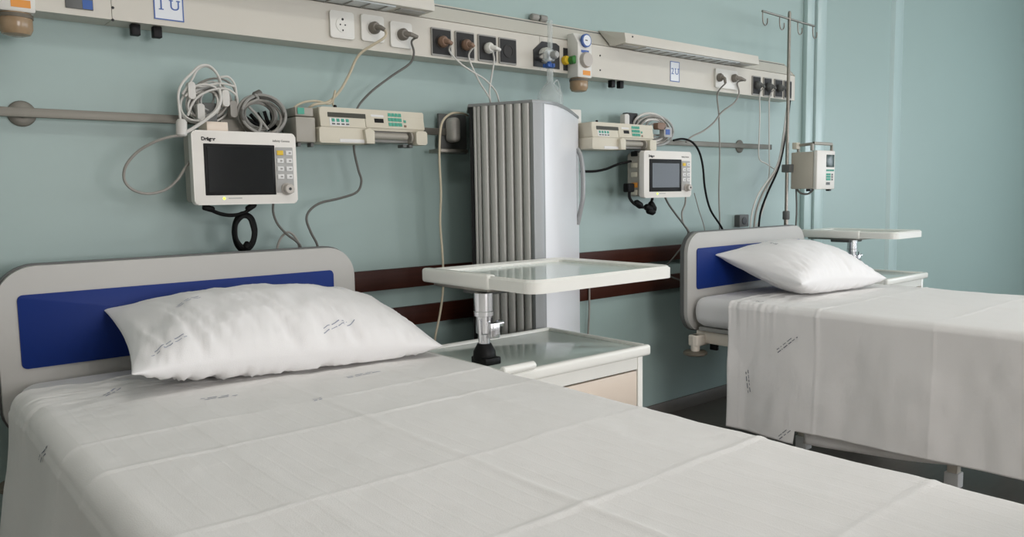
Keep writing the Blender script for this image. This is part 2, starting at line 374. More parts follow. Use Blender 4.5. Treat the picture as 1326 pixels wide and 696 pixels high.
# bedhead lamps
def bed_lamp(xa, xb, lab):
    t = thing('bedhead_lamp', ((xa+xb)/2, -TP, ZS), lab, 'lamp', 'reading lamps on the bedhead panel')
    yf = -.195
    MB().prism([(-TP+.005, ZS+.004), (yf, ZS+.004), (yf-.003, ZS+.012), (yf+.004, ZS+.05), (-.024, ZT+.006), (-.024, ZT+.001), (-TP+.005, ZS+.018)], xa, xb, 'X', .003).obj('housing', 'cream', t)
    MB().box(xa+.16, xb-.16, yf+.012, -TP-.008, ZS-.001, ZS+.004, .001).obj('diffuser', 'diffuser', t)
    for i in range(11):
        x = xa+.16+(xb-xa-.32)*(i+.5)/11
        MB().box(x-.0025, x+.0025, yf+.014, -TP-.01, ZS-.004, ZS-.001).obj('louvre', 'grey', t)
    for x in (xa+.075, xb-.075): MB().box(x-.055, x+.055, yf+.03, -TP-.02, ZS+.001, ZS+.004, .001).obj('end_plate', 'greykey', t)
    MB().lathe([(.004, 0), (.004, .002)], (xa+.05, yf, ZS+.036), (0, -1, 0), 8).obj('screw', 'dark', t)
bed_lamp(P(545, 22, -TP).x-1.083, P(545, 22, -TP).x, 'cream reading lamp at the top, above the white sockets')
bed_lamp(2.752, 3.835, 'cream reading lamp above the 2 U card')
# gas outlets
a = P(690, 52, -TP); c = P(724, 90, -TP)
go = MB().prism([(a.x, c.z), (c.x, c.z), (c.x, a.z-.01), (c.x-.02, a.z), (a.x+.05, a.z), (a.x, a.z-.04)], -TP-.004, -TP, 'Y').obj('gas_outlet', 'dark', pn)
oc = P(704, 72, -TP)
MB().lathe([(.032, 0), (.032, .02), (.026, .03)], (oc.x, -TP-.004, oc.z), (0, -1, 0), 20).obj('outlet_collar', 'offwhite', go)
a = P(729, 62, -TP); c = P(744, 93, -TP)
g2 = MB().box(a.x, c.x, -TP-.004, -TP, c.z, a.z, .001).obj('gas_outlet', 'dark', pn)
oc2 = P(733, 79, -TP)
MB().lathe([(.02, 0), (.02, .014), (.016, .02)], (oc2.x-.012, -TP-.004, oc2.z), (0, -1, 0), 18).obj('outlet_ring', 'yellow', g2)
MB().lathe([(.018, 0), (.018, .03), (.013, .034)], (oc2.x+.006, -TP-.022, oc2.z), (0, -1, 0), 18).obj('outlet_coupling', 'brightgreen', g2)
# flowmeter with humidifier
fl = P(711, 72, -.165)
t = thing('oxygen_flowmeter', (fl.x, -.165, fl.z-.17), 'clear oxygen flowmeter with blue knob and humidifier bottle on the panel', 'flowmeter')
MB().lathe([(.0, 0), (.016, .0), (.018, .06), (.018, .064)], (fl.x, -.135-.064+.095, fl.z), (0, -1, 0), 16).obj('inlet_stem', 'chrome', t)
MB().lathe([(.0, -.028), (.022, -.024), (.026, -.01), (.026, .012), (.02, .022), (.012, .028)], (fl.x, -.165, fl.z), 'Z', 20).obj('valve_body', 'clear', t)
MB().lathe([(.010, .028), (.011, .032), (.011, .135), (.013, .137), (.013, .146), (.006, .148)], (fl.x+.006, -.165, fl.z), 'Z', 16).obj('flow_tube', 'clear', t)
MB().lathe([(.017, 0), (.017, .02), (.012, .028)], (fl.x, -.188, fl.z-.002), (0, -1, 0), 14).obj('front_cap', 'greykey', t)
b = MB().lathe([(.012, -.052), (.02, -.05), (.02, -.036), (.01, -.032), (.008, -.026)], (fl.x, -.165, fl.z), 'Z', 14)
for k in range(5): b.lathe([(.007, -.05), (.007, -.036)], (fl.x+.02*math.cos(k*1.257), -.165+.02*math.sin(k*1.257), fl.z), 'Z', 8)
b.obj('knob', 'blue', t)
MB().lathe([(.012, -.056), (.014, -.06), (.015, -.11), (.05, -.15), (.056, -.175), (.056, -.232), (.045, -.240)], (fl.x+.004, -.165, fl.z), 'Z', 20).obj('humidifier_bottle', 'clear', t)
tb = P(735, 100, -.15)
MB().tube([(fl.x+.02, -.165, fl.z-.12), (fl.x+.045, -.165, fl.z-.1), (fl.x+.06, -.165, fl.z-.13), (fl.x+.065, -.16, fl.z-.19)], .004, 8).obj('hose', 'clear', t)
# vacuum regulators
def regulator(xc, lab):
    zt, zb = 1.905, 1.712; yf = -.168
    t = thing('vacuum_regulator', (xc, -TP, zb-.06), lab, 'regulator', 'vacuum regulators on the panel')
    MB().prism([(-TP, zb), (yf+.004, zb), (yf, zb+.006), (yf, zt-.045), (yf+.03, zt), (-TP, zt)], xc-.044, xc+.044, 'X', .005).obj('body', 'offwhite', t)
    g = MB().lathe([(.029, 0), (.029, .012), (.025, .014)], (xc, yf, zt-.035), (0, -1, 0), 24).obj('gauge', 'signblue', t)
    MB().lathe([(.023, 0), (.023, .001)], (xc, yf-.0135, zt-.035), (0, -1, 0), 24).obj('gauge_face', 'paper', g)
    MB().box(xc-.012, xc+.002, yf-.0155, yf-.0145, zt-.037, zt-.033).obj('needle', 'dark', g)
    MB().box(xc-.024, xc+.024, yf-.001, yf, zt-.086, zt-.075).obj('printed_label', 'signblue', t)
    k = MB().lathe([(.034, 0), (.034, .012), (.03, .02), (.012, .022)], (xc, yf, zt-.118), (0, -1, 0), 24).obj('dial', 'knob', t)
    for i in range(0): MB().box(-.003, .003, -.0235, -.02, .012, .03, M=Matrix.Translation((xc, yf, zt-.118)) @ Matrix.Rotation(i*math.pi/3, 4, 'Y')).obj('dial_rib', 'grey', k)
    lb = MB().box(xc-.014, xc+.032, yf-.0012, yf, zb+.01, zb+.03).obj('warning_label', 'orange', t)
    MB().lathe([(.038, 0), (.041, -.006), (.041, -.042), (.034, -.056), (.02, -.06)], (xc, -.128, zb), 'Z', 24).obj('jar', 'amber', t)
    MB().lathe([(.043, -.004), (.043, -.014)], (xc, -.128, zb), 'Z', 24).obj('jar_collar', 'rubber', t)
regulator(P(22, 10, -.168).x, 'white vacuum regulator with brown jar, cut by left edge')
regulator(P(757.5, 70, -.168).x, 'white vacuum regulator with round gauge, beside the green outlet')
# small grey valves lying on the panel top
for q, lab in (((692, 24), 'left'), ((703, 26), 'right')):
    p = P(*q, -.02); tag(MB().lathe([(.012, -.02), (.015, -.016), (.015, .016), (.01, .02)], (p.x, -.022, ZT+.0155), 'X', 14).obj('pipe_fitting', 'grey'), '%s small grey fitting lying on top of the panel' % lab, 'fitting')

# ================================================================== equipment rails
ZR = 1.4555
def rail(xa, xb, disks, lab):
    t = thing('equipment_rail', ((xa+xb)/2, 0, ZR), lab, 'rail', 'steel equipment rails')
    MB().box(xa, xb, -.05, -.04, ZR-.0135, ZR+.0135, .002).obj('bar', 'steeldull', t)
    for x, r in disks:
        d = MB().lathe([(r, 0), (r, .006), (r-.004, .009), (.012, .009), (.012, .04)], (x, 0, ZR), (0, -1, 0), 26).obj('wall_bracket', 'steeldull', t)
    for x in (xa, xb): MB().box(x-.002, x+.002, -.051, -.039, ZR-.0145, ZR+.0145).obj('end_cap', 'dark', t)
rail(-.5, 1.90, [(P(28, 150).x, .037), (1.2, .037)], 'long steel equipment rail behind the left monitor')
rail(2.72, P(998, 192, -.045).x, [(P(957, 190).x, .037), (3.0, .037)], 'steel equipment rail behind the right monitor')
# chrome clamp bracket next to cabinet
p = P(590, 170, -.04)
t = thing('pole_clamp', (p.x, -.04, ZR-.08), 'large brushed steel rail bracket beside the fluted cabinet', 'bracket')
a = P(567, 147, -.03); c = P(606, 200, -.03)
MB().box(a.x, 1.955, -.036, -.022, c.z, a.z, .002).obj('back_plate', 'edgegrey', t)
MB().prism([(P(567, 195, -.1).x, 0), (1.90, 0), (1.90, .014), (P(567, 195, -.1).x, .014)], -.12, -.036, 'Y', .003, M=Matrix.Translation((0, 0, c.z))).obj('shelf_lip', 'steel', t)
mat('steelbright', (190, 186, 180), .4, .15, nscale=14, namt=.12, stretch=(1, 8, 8))
MB().box(P(587, 172, -.1).x, 1.885, -.10, -.036, ZR-.042, ZR+.056, .018, 4).obj('clamp_block', 'steelbright', t)

# ================================================================== patient monitors
def monitor(x0, x1, z0, z1, yf, lab, lit, depth=.1):
    t = thing('patient_monitor', ((x0+x1)/2, yf+depth/2, z0), lab, 'monitor', 'patient monitors on the rails')
    w_, h = x1-x0, z1-z0
    body = MB().prism(rrect(x0, x1, z0, z1, .012), yf, yf+.03, 'Y', .005).obj('front_shell', 'monitor', t)
    MB().prism(rrect(x0+.008, x1-.008, z0+.008, z1-.008, .01), yf+.03, yf+depth, 'Y', .004).obj('rear_shell', 'pumpgrey', t)
    sx0, sx1, sz0, sz1 = x0+.06*w_*2, x0+.762*w_, z0+.155*h, z0+.80*h
    MB().box(sx0-.006, sx1+.006, yf-.002, yf+.004, sz0-.006, sz1+.006, .002).obj('screen_bezel', 'black', t)
    ins = .014 if lit else .004  # lit: screen colour carries the window's reflection, it does not glow
    MB().box(sx0+ins, sx1-ins, yf-.0035, yf-.001, sz0+ins, sz1-ins).obj('screen', 'screenglare' if lit else 'screen', t)
    kx0, kx1 = x0+.785*w_, x0+.965*w_
    pad = MB().box(kx0, kx1, yf-.002, yf+.002, sz0, sz1, .002).obj('key_panel', 'greykey', t)
    kw = (kx1-kx0)/2; kh = (sz1-sz0)*.155
    for r in range(4):
        for c in range(2):
            cx = kx0+kw*(c+.5); cz = sz1-kh*(.8+r*1.12)
            MB().box(cx-kw*.36, cx+kw*.36, yf-.005, yf-.002, cz-kh*.33, cz+kh*.33, .0012).obj('key', 'yellow' if (r == 0 and c == 0) else 'lightkey', pad)
            if not (r == 0 and c == 0): MB().box(cx-kw*.05, cx+kw*.22, yf-.0054, yf-.005, cz-kh*.12, cz+kh*.12).obj('key_symbol', 'grey', pad)
    kn = MB().lathe([(.02, 0), (.02, .004), (.0165, .008), (.0165, .022), (.014, .025)], (kx0+kw*1.15, yf-.002, sz0+.012), (0, -1, 0), 22).obj('rotary_knob', 'knob', t)
    MB().lathe([(.005, 0), (.005, .001)], (kx0+kw*1.15, yf-.027, sz0+.012), (0, -1, 0), 10).obj('knob_dimple', 'dark', kn)
    text_mesh('Dräger', .015, Matrix.Translation((x0+.15*w_, yf-.0004, z1-.026)) @ FACE, 'black', 'brand_lettering', t)
    text_mesh('Infinity Gamma', .0095, Matrix.Translation((x1-.05, yf-.0004, z1-.026)) @ FACE, 'corddark', 'model_lettering', t)
    MB().lathe([(.004, 0), (.004, .0015)], (x0+.27*w_, yf, z0+.085*h), (0, -1, 0), 10).obj('power_light', 'led', t)
    MB().box(x0+.31*w_, x0+.44*w_, yf-.0005, yf, z0+.08*h, z0+.094*h).obj('printed_line', 'greykey', t)
    MB().box(x0+.38*w_, x0+.62*w_, yf+depth, -.052, z0+.35*h, ZR+.004, .004).obj('mount_arm', 'pumpgrey', t)
    MB().box(x0+.40*w_, x0+.60*w_, -.075, -.034, ZR-.024, ZR+.022, .004).obj('rail_clamp', 'pumpgrey', t)
    return t
M1 = monitor(.793, 1.128, 1.183, 1.412, -.20, 'white patient monitor with a dark screen above the left bed', False)
M2 = monitor(2.876, 3.238, 1.173, 1.398, -.20, 'white patient monitor with a paler grey screen, near right bed', True, .11)
# side ports of the second monitor
b = MB()
for k, (z, c) in enumerate(((1.385, 'black'), (1.33, 'pump'), (1.285, 'pump'), (1.235, 'orange'), (1.2, 'pump'))):
    q = MB().box(2.8775, 2.884, -.155, -.115, z-.012, z+.012, .003).obj('side_port', c, M2)

# ================================================================== syringe pumps
def syringe_pump(x0, yf, lab, dz=0.0):
    z0, z1, L = 1.388+dz, 1.512+dz, .435
    x1 = x0+L; t = thing('syringe_pump', ((x0+x1)/2, yf+.06, z0), lab, 'pump', 'syringe pumps clamped to the rails')
    zm = z1-.068
    MB().prism(rrect(x0+.012, x1, z0+.05, z1, .006), yf+.012, yf+.12, 'Y', .003).obj('rear_case', 'pump', t)
    MB().prism([(yf+.004, zm), (yf+.016, z1-.002), (yf+.03, z1), (yf+.03, zm)], x0+.01, x0+.185, 'X', .002).obj('display_case', 'pump', t)
    MB().prism([(yf+.004, zm+.004), (yf+.016, z1-.002), (yf+.03, z1), (yf+.03, zm+.004)], x0+.186, x1, 'X', .002).obj('keypad_case', 'pump', t)
    # slanted face: y as function of z
    def yy(z): return yf+.004+(z-zm)/(z1-.002-zm)*.012
    def plate(nm, mt, xa, xb, za, zb_, d=.0012):
        return MB().prism([(yy(za)-d, za), (yy(zb_)-d, zb_), (yy(zb_)+.002, zb_), (yy(za)+.002, za)], xa, xb, 'X').obj(nm, mt, t)
    plate('display', 'lcd', x0+.04, x0+.188, z1-.034, z1-.014)
    plate('label_strip', 'lightkey', x0+.045, x0+.12, zm+.004, z1-.037)
    b = MB()
    for i in range(4):
        xx = x0+.053+i*.018; b.prism([(yy(zm+.018)-.003, zm+.018), (yy(zm+.029)-.003, zm+.029), (yy(zm+.029), zm+.029), (yy(zm+.018), zm+.018)], xx, xx+.011, 'X')
    b.obj('green_keys', 'green', t)
    b = MB()
    for i in range(4):
        xx = x0+.053+i*.018; b.prism([(yy(zm+.008)-.003, zm+.008), (yy(zm+.013)-.003, zm+.013), (yy(zm+.013), zm+.013), (yy(zm+.008), zm+.008)], xx, xx+.011, 'X')
    b.obj('dark_keys', 'edgegrey', t)
    plate('small_display', 'black', x0+.222, x0+.26, zm+.022, zm+.037)
    plate('upper_plate', 'lightkey', x0+.21, x0+.262, zm+.043, zm+.058)
    b = MB()
    for r in range(3):
        for c in range(4):
            xx = x0+.28+c*.0145; zz = zm+.012+r*.0175
            b.prism([(yy(zz)-.003, zz), (yy(zz+.0125)-.003, zz+.0125), (yy(zz+.0125), zz+.0125), (yy(zz), zz)], xx, xx+.0125, 'X')
    b.obj('keypad', 'green', t)
    plate('green_key', 'green', x0+.345, x0+.354, zm+.027, zm+.036, .003); plate('red_key', 'plugbrown', x0+.345, x0+.354, zm+.01, zm+.018, .003)
    # lower drive unit
    MB().prism(rrect(x0, x0+.205, z0, zm-.002, .006), yf-.004, yf+.1, 'Y', .004).obj('drive_case', 'pump', t)
    MB().box(x0+.075, x0+.18, yf-.006, yf-.003, z0+.003, z0+.015, .001).obj('name_strip', 'lightkey', t)
    MB().prism([(x0+.172, z0), (x0+.205, z0), (x0+.205, zm-.012), (x0+.185, zm), (x0+.165, zm-.008)], yf-.022, yf+.03, 'Y', .003).obj('syringe_clamp', 'pump', t)
    MB().lathe([(.013, 0), (.013, .155), (.009, .157), (.009, .16)], (x0+.205, yf+.02, zm-.024), 'X', 18).obj('plunger_rod', 'pumpgrey', t)
    MB().box(x0+.205, x1-.04, yf+.03, yf+.1, z0+.01, zm-.004, .003).obj('slide_bed', 'grey', t)
    MB().prism(rrect(x1-.05, x1-.002, z0+.002, zm-.004, .006), yf-.014, yf+.05, 'Y', .005).obj('plunger_head', 'pump', t)
    MB().lathe([(.022, 0), (.022, .008)], (x1-.062, yf+.02, zm-.026), 'X', 18).obj('plunger_disc', 'pumpgrey', t)
    for dx in (.03, .06): MB().box(x1-.04-dx*.9, x1-.024-dx*.9, yf+.01, yf+.05, z0-.008, z0+.004, .002).obj('foot', 'edgegrey', t)
    MB().lathe([(.006, 0), (.006, .012), (.004, .014)], (x0+.095, yf+.06, z1), 'Z', 10).obj('alarm_button', 'black', t)
    MB().box(x0+.2, x0+.26, -.072, -.034, ZR-.03, ZR+.024, .004).obj('rail_clamp', 'grey', t)
    return t
syringe_pump(1.228, -.17, 'beige syringe pump with green keys beside the left monitor')
# grey clamp box at the left end of the first pump
t = thing('pump_clamp', (1.19, -.11, 1.385), 'grey clamp box at left end of the beige syringe pump', 'clamp')
MB().box(1.150, 1.222, -.16, -.052, 1.388, 1.474, .006).obj('box', 'pumpgrey', t)
MB().box(1.152, 1.218, -.155, -.06, 1.476, 1.506, .004).obj('upper_block', 'pumpgrey', t)
MB().box(1.158, 1.182, -.161, -.16, 1.482, 1.503).obj('green_label', 'green', t)
for x in (1.165, 1.212): MB().box(x-.006, x+.006, -.15, -.12, 1.374, 1.388, .002).obj('foot', 'edgegrey', t)
syringe_pump(2.566, -.16, 'beige syringe pump overlapping the paler-screened monitor, right of cabinet', .011)

# ================================================================== cables
def cable(name, label, mt, pts, r, cat='cable', plug=None, plugmat='pluggrey', group=None):
    if plug is None: return tag(MB().tube(pts, r, 8).obj(name, mt), label, cat, group)
    t = thing(name, plug, label, cat, group)
    MB().tube(pts, r, 8).obj('cord', mt, t)
    return t
def disc_plug(t, v, mt, ang=False, drop=None):
    b = MB().lathe([(.021, 0), (.022, .004), (.022, .016), (.015, .026)], v, (0, -1, 0), 20)
    b.obj('plug', mt, t)
    e = Vector(drop) if drop else v+Vector((.02, -.045, -.01))
    MB().tube([v+Vector((0, -.02, 0)), v+Vector((0, -.03, 0))*.9+(e-v)*.3, e], [.012, .009, .007], 10, smooth=False).obj('plug_neck', mt, t)
    return e
# left pair of power cords
e = W2+Vector((.018, -.05, -.012))
t = cable('power_cord', 'beige power cord plugged into middle white socket', 'cordbeige', [e, e+Vector((-.01, -.012, -.03)), P(466, 70, -.13), P(452, 97, -.1), P(440, 118, -.09), P(425, 132, -.09), P(406, 136, -.1), P(392, 147, -.06)], .0048, plug=W2)
disc_plug(t, W2, 'pluggrey', drop=e)
e = W3+Vector((.045, -.035, -.008))
t = cable('power_cord', 'grey power cord from right white socket down to syringe pump', 'corddark', [e, P(533, 54, -.13), P(536, 68, -.13), P(531, 82, -.12), P(508, 98, -.1), P(484, 116, -.09), P(468, 132, -.08), P(462, 142, -.08)], .0042, plug=W3)
disc_plug(t, W3, 'pluggrey', drop=e)
for v, dr, pts, lab, mt in ((B1, (.02, -.04, -.01), [(582, 66), (596, 82), (612, 93), (628, 103), (641, 117), (646, 131)], 'white cord from the leftmost black socket', 'plugbrown'),
                        (B2, (.012, -.04, -.01), [(607, 72), (613, 90), (622, 108), (631, 122), (635, 131)], 'white cord from second black socket from left', 'plugbrown'),
                        (B3, (.035, -.035, -.008), [(639, 67), (640, 78), (637, 97), (634, 117), (635, 132)], 'white cord with pale plug from third black socket', 'offwhite')):
    e = v+Vector(dr)
    t = cable('signal_cable', lab, 'cordwhite', [e]+[P(q[0], q[1], -.12) for q in pts]+[P(pts[-1][0]+1, pts[-1][1]+18, -.012)], .0036, plug=v)
    disc_plug(t, v, mt, drop=e)
cable('pump_cable', 'dark grey cable curling down from left syringe pump to headboard', 'corddark', [P(458, 184, -.1), P(459, 198, -.1), P(464, 220, -.1), P(468, 235, -.1), P(462, 249, -.1), P(440, 257, -.1), P(415, 263, -.1), P(401, 273, -.1), P(397, 285, -.1), P(403, 302, -.1), P(411, 318, -.1), P(414, 340, -.1)], .0044)
cable('rail_cord', 'beige cord looped over bracket and hanging beside fluted cabinet', 'cordbeige', [P(606, 150, -.06), P(599, 147, -.12), P(585, 147, -.17), P(574, 156, -.18), P(570, 172, -.18), P(569, 205, -.17), P(571, 250, -.16), P(570, 290, -.15), P(573, 330, -.15), P(574, 370, -.15), P(570, 405, -.15), P(564, 435, -.15), P(560, 470, -.15)], .0044)
cable('hanging_cable', 'thin pale cord hanging on wall right of white cabinet', 'cordgrey', [P(763, 345, -.028), P(763, 375, -.028), P(763, 405, -.028), P(761, 440, -.02)], .005)
# monitor 1 : side loop
t = thing('sensor_cable', P(236, 170, -.2), 'pale sensor cable looping out left of the dark-screen monitor', 'cable')
MB().tube([P(237, 176, -.2), P(222, 177, -.2), P(200, 184, -.19), P(178, 197, -.17), P(163, 215, -.16), P(161, 233, -.15), P(172, 246, -.15), P(192, 251, -.15), P(214, 246, -.15), P(230, 233, -.15), P(240, 217, -.15), P(248, 207, -.15)], .0042, 8).obj('cord', 'cordgrey', t)
a = P(235, 166, -.2)
MB().lathe([(.012, -.024), (.016, -.02), (.016, .018), (.011, .026)], a, Vector((.05, 0, 1)), 14).obj('connector', 'cordwhite', t)
MB().tube([P(234, 158, -.2), P(232, 140, -.2), P(231, 122, -.2), P(236, 108, -.18), P(248, 95, -.17), P(258, 86, -.17), P(270, 85, -.16), P(280, 94, -.16), P(286, 106, -.15)], .0038, 8).obj('cord', 'cordwhite', t)
MB().tube([P(240, 172, -.2), P(252, 165, -.2), P(268, 154, -.2), P(281, 142, -.2), P(286, 128, -.2), P(284, 116, -.19)], .0052, 8).obj('cord', 'cordwhite', t)
# bundle of cables on top of monitor 1
def coil(name, label, cx, cy_, rx, ry, yc, n, mt, r, jit, tilt=0.0, seed=1, extra=()):
    rnd = random.Random(seed); t = thing(name, P(cx, cy_+ry, yc), label, 'cable coil')
    for k in range(n):
        f = 1-rnd.random()*jit; ox = (rnd.random()-.5)*rx*jit; oy = (rnd.random()-.5)*ry*jit*.6; ph = rnd.random()*6; yo = yc+(rnd.random()-.5)*.05
        pts = []
        for i in range(12):
            a = i*2*math.pi/12
            pts.append(P(cx+ox+rx*f*math.cos(a)*math.cos(tilt)-ry*f*math.sin(a)*math.sin(tilt), cy_+oy+ry*f*math.sin(a)*math.cos(tilt)+rx*f*math.cos(a)*math.sin(tilt), yo+.012*math.sin(a*2+ph)))
        MB().tube(pts, r*(.85+.3*rnd.random()), 7, closed=True, sub=4).obj('loop', mt[k % len(mt)], t)
    return t
t = coil('cable_bundle', 'tangled bundle of white cables above the dark-screen monitor', 268, 132, 33, 27, -.12, 15, ['cordwhite', 'cordgrey', 'cordwhite', 'greykey'], .0036, .55, -.5, 3)
for pts in ([(240, 125), (252, 112), (262, 112), (285, 108), (304, 112)], [(243, 150), (252, 130), (270, 118), (292, 115), (306, 124), (308, 138)], [(236, 122), (248, 104), (256, 90), (268, 86), (281, 96), (285, 112)], [(285, 100), (296, 100), (304, 110), (307, 128)]):
    MB().tube([P(q[0], q[1], -.14) for q in pts], .0036, 8).obj('strand', 'cordwhite', t)
for q, mt in (((258, 146), 'cordwhite'), ((300, 142), 'cordgrey'), ((290, 128), 'cordwhite'), ((246, 118), 'cordwhite')):
    a = P(*q, -.13); MB().prism(rrect(a.x-.011, a.x+.011, a.z-.026, a.z+.026, .006), -.15, -.125, 'Y', .004).obj('lead_block', mt, t)
a = P(271, 148, -.12); MB().box(a.x-.022, a.x+.022, -.13, -.1, a.z-.035, a.z+.035, .004).obj('grey_adapter', 'edgegrey', t)
a, c = P(266, 158, -.18), P(294, 168, -.18)
tag(MB().box(a.x, c.x, -.19, -.11, 1.4125, 1.4125+.028, .002).obj('small_carton', 'drawer'), 'small tan box lying on top of the dark-screen monitor', 'box')
t = coil('cable_coil', 'neat coil of grey cable tied on top of the dark-screen monitor', 337, 150, 31, 26, -.13, 9, ['grey', 'cordgrey', 'grey', 'corddark'], .0052, .34, .35, 8)
for pts in ([(322, 138), (335, 152), (347, 168)], [(326, 132), (334, 128), (330, 122)], [(330, 145), (338, 160), (335, 170)]):
    MB().tube([P(q[0], q[1], -.16) for q in pts], .0045, 8).obj('strand', 'grey', t)
for k in range(5): MB().tube([P(315+k*9, 150-k*2, -.11), P(330+k*6, 160, -.11), P(345+k*4, 168, -.11)], .006, 7).obj('inner_strand', 'cordblack', t)
a = P(333, 122, -.15); MB().lathe([(.008, -.014), (.011, -.01), (.011, .012), (.006, .016)], a, Vector((1, 0, .5)), 12).obj('connector', 'corddark', t)
# black tube loop under monitor 1
t = thing('black_hose', P(316, 325, -.15), 'black coiled hose hanging under the dark-screen monitor', 'hose')
MB().tube([P(262, 262, -.16), P(268, 269, -.16), P(285, 277, -.16), P(302, 279, -.16), P(318, 275, -.16), P(326, 266, -.16)], .006, 8).obj('hose', 'cordblack', t)
for q in ((270, 270), (325, 268)):
    a = P(*q, -.16); MB().lathe([(.007, -.018), (.01, -.014), (.01, .012), (.007, .018)], a, Vector((1, 0, -.3 if q[0] < 300 else .6)), 12).obj('connector', 'cordblack', t)
rnd = random.Random(5)
for k in range(5):
    f = 1+.10*(k-2)/2; pts = []
    for i in range(14):
        a = i*2*math.pi/14; pts.append(P(316+13*f*math.cos(a)+rnd.random(), 300+22*f*math.sin(a)+rnd.random(), -.155+.006*(k-2)))
    MB().tube(pts, .0065, 8, closed=True, sub=4).obj('hose_loop', 'cordblack', t)
a = P(320, 318, -.17); MB().lathe([(.008, -.01), (.012, -.006), (.012, .008), (.007, .012)], a, Vector((.6, -.3, 1)), 12).obj('hose_end', 'cordblack', t)
cable('monitor_cable', 'grey cable dropping from the dark-screen monitor behind headboard', 'corddark', [P(354, 262, -.14), P(354, 276, -.14), P(360, 291, -.14), P(372, 304, -.14), P(384, 313, -.14), P(390, 322, -.14), P(391, 345, -.13)], .0042)
cable('monitor_cable', 'grey cable arching up and over behind left headboard', 'cordgrey', [P(357, 345, -.12), P(359, 322, -.12), P(364, 308, -.12), P(373, 301, -.12), P(381, 306, -.12), P(387, 318, -.12), P(389, 345, -.12)], .004)
cable('pump_lead', 'thin pale lead curving behind the left syringe pump', 'cordbeige', [P(374, 160, -.07), P(378, 143, -.08), P(392, 133, -.09), P(410, 131, -.09), P(428, 134, -.09), P(434, 118, -.1), P(431, 134, -.08), P(436, 142, -.08)], .004)
# bed 2 cords
e = W4+Vector((.0, -.045, -.035))
t = cable('power_cord', 'grey power cord hanging straight from second-panel left socket', 'cordgrey', [e, P(929, 122, -.1), P(931, 150, -.09), P(932, 200, -.09), P(931, 250, -.09), P(932, 285, -.09), P(932, 310, -.09)], .0042, plug=W4)
disc_plug(t, W4, 'pluggrey', drop=e)
e = W5+Vector((.055, -.04, -.01))
t = cable('power_cord', 'grey power cord swinging left toward the paler-screened monitor', 'cordgrey', [e, P(955, 107, -.12), P(957, 120, -.12), P(951, 133, -.11), P(935, 145, -.1), P(925, 158, -.09), P(912, 169, -.08), P(896, 177, -.08), P(888, 184, -.08)], .0046, plug=W5)
disc_plug(t, W5, 'pluggrey', drop=e)
for v, pts, lab in ((F1, [(984, 122), (984, 150), (983, 180), (983, 205), (992, 212), (1004, 220)], 'white cord from left of the small black sockets'),
                    (F2, [(997, 124), (996, 150), (996, 200), (996, 225), (990, 265), (977, 300)], 'white cord from second small black socket near drip stand')):
    e = v+Vector((.018, -.035, -.012))
    t = cable('signal_cable', lab, 'cordwhite', [e]+[P(q[0], q[1], -.11) for q in pts], .0036, plug=v); disc_plug(t, v, 'edgegrey', drop=e)
t = thing('signal_plug', F3, 'grey plug in third small black socket near drip stand', 'plug'); disc_plug(t, F3, 'edgegrey')
cable('monitor_cable', 'black cable arching from the paler-screened monitor behind right headboard', 'cordblack', [P(872, 182, -.1), P(884, 180, -.1), P(896, 184, -.11), P(905, 196, -.11), P(910, 215, -.11), P(913, 245, -.11), P(920, 272, -.11), P(934, 294, -.11), P(940, 310, -.11)], .0055)
for x0, x1, mt, r, lab in ((1021, 978, 'cordgrey', .006, 'grey cable slanting down left of drip stand'), (1023, 984, 'cordblack', .006, 'black cable slanting down left of drip stand'), (1020, 973, 'cordwhite', .0045, 'pale cable slanting down left of drip stand')):
    cable('drip_cable', lab, mt, [P(x0, 130, -.18), P(x0-5, 170, -.17), P(x0-14, 215, -.16), P(x1+10, 250, -.15), P(x1+1, 275, -.15), P(x1-2, 300, -.15)], r)
cable('monitor_cable', 'black cable running from cabinet to side of paler-screened monitor', 'cordblack', [P(752, 222, -.06), P(770, 222, -.08), P(785, 219, -.1), P(800, 213, -.13), P(817, 209, -.13)], .006)
t = thing('black_hose', P(838, 280, -.15), 'black hose and connectors hanging under paler-screened monitor', 'hose')
MB().tube([P(816, 243, -.15), P(815, 255, -.15), P(820, 263, -.15), P(828, 268, -.15), P(836, 268, -.15), P(843, 262, -.15), P(845, 256, -.15)], .007, 8).obj('hose', 'cordblack', t)
a = P(815, 243, -.15); MB().box(a.x-.024, a.x+.022, -.165, -.13, a.z-.022, a.z+.02, .006).obj('connector', 'cordblack', t)
for q, v in (((827, 265), (1, 0, -.5)), ((840, 270), (1, 0, -.4)), ((843, 274), (1, 0, -.2)), ((845, 268), (.6, 0, -.8))):
    MB().lathe([(.01, -.028), (.016, -.02), (.017, .014), (.01, .026)], P(*q, -.155), Vector(v), 12).obj('connector', 'cordblack', t)
cable('monitor_cable', 'grey cable dropping left under paler-screened monitor', 'corddark', [P(861, 255, -.13), P(866, 265, -.13), P(876, 279, -.13), P(886, 292, -.13), P(892, 303, -.13), P(897, 330, -.13)], .005)
cable('monitor_cable', 'grey cable dropping right under paler-screened monitor', 'cordgrey', [P(888, 254, -.13), P(887, 265, -.13), P(883, 276, -.13), P(885, 290, -.13), P(892, 300, -.13), P(899, 330, -.13)], .0045)
cable('monitor_cable', 'thin pale cord hanging right of paler-screened monitor', 'cordgrey', [P(899, 250, -.06), P(905, 272, -.06), P(912, 295, -.06), P(915, 320, -.06)], .0025)
cable('loose_cord', 'dark cord looped against bumper boards beside right headboard', 'corddark', [P(892, 300, -.14), P(884, 318, -.12), P(872, 334, -.1), P(863, 345, -.09), P(862, 352, -.09), P(868, 358, -.1), P(880, 363, -.13), P(892, 368, -.14)], .0042)
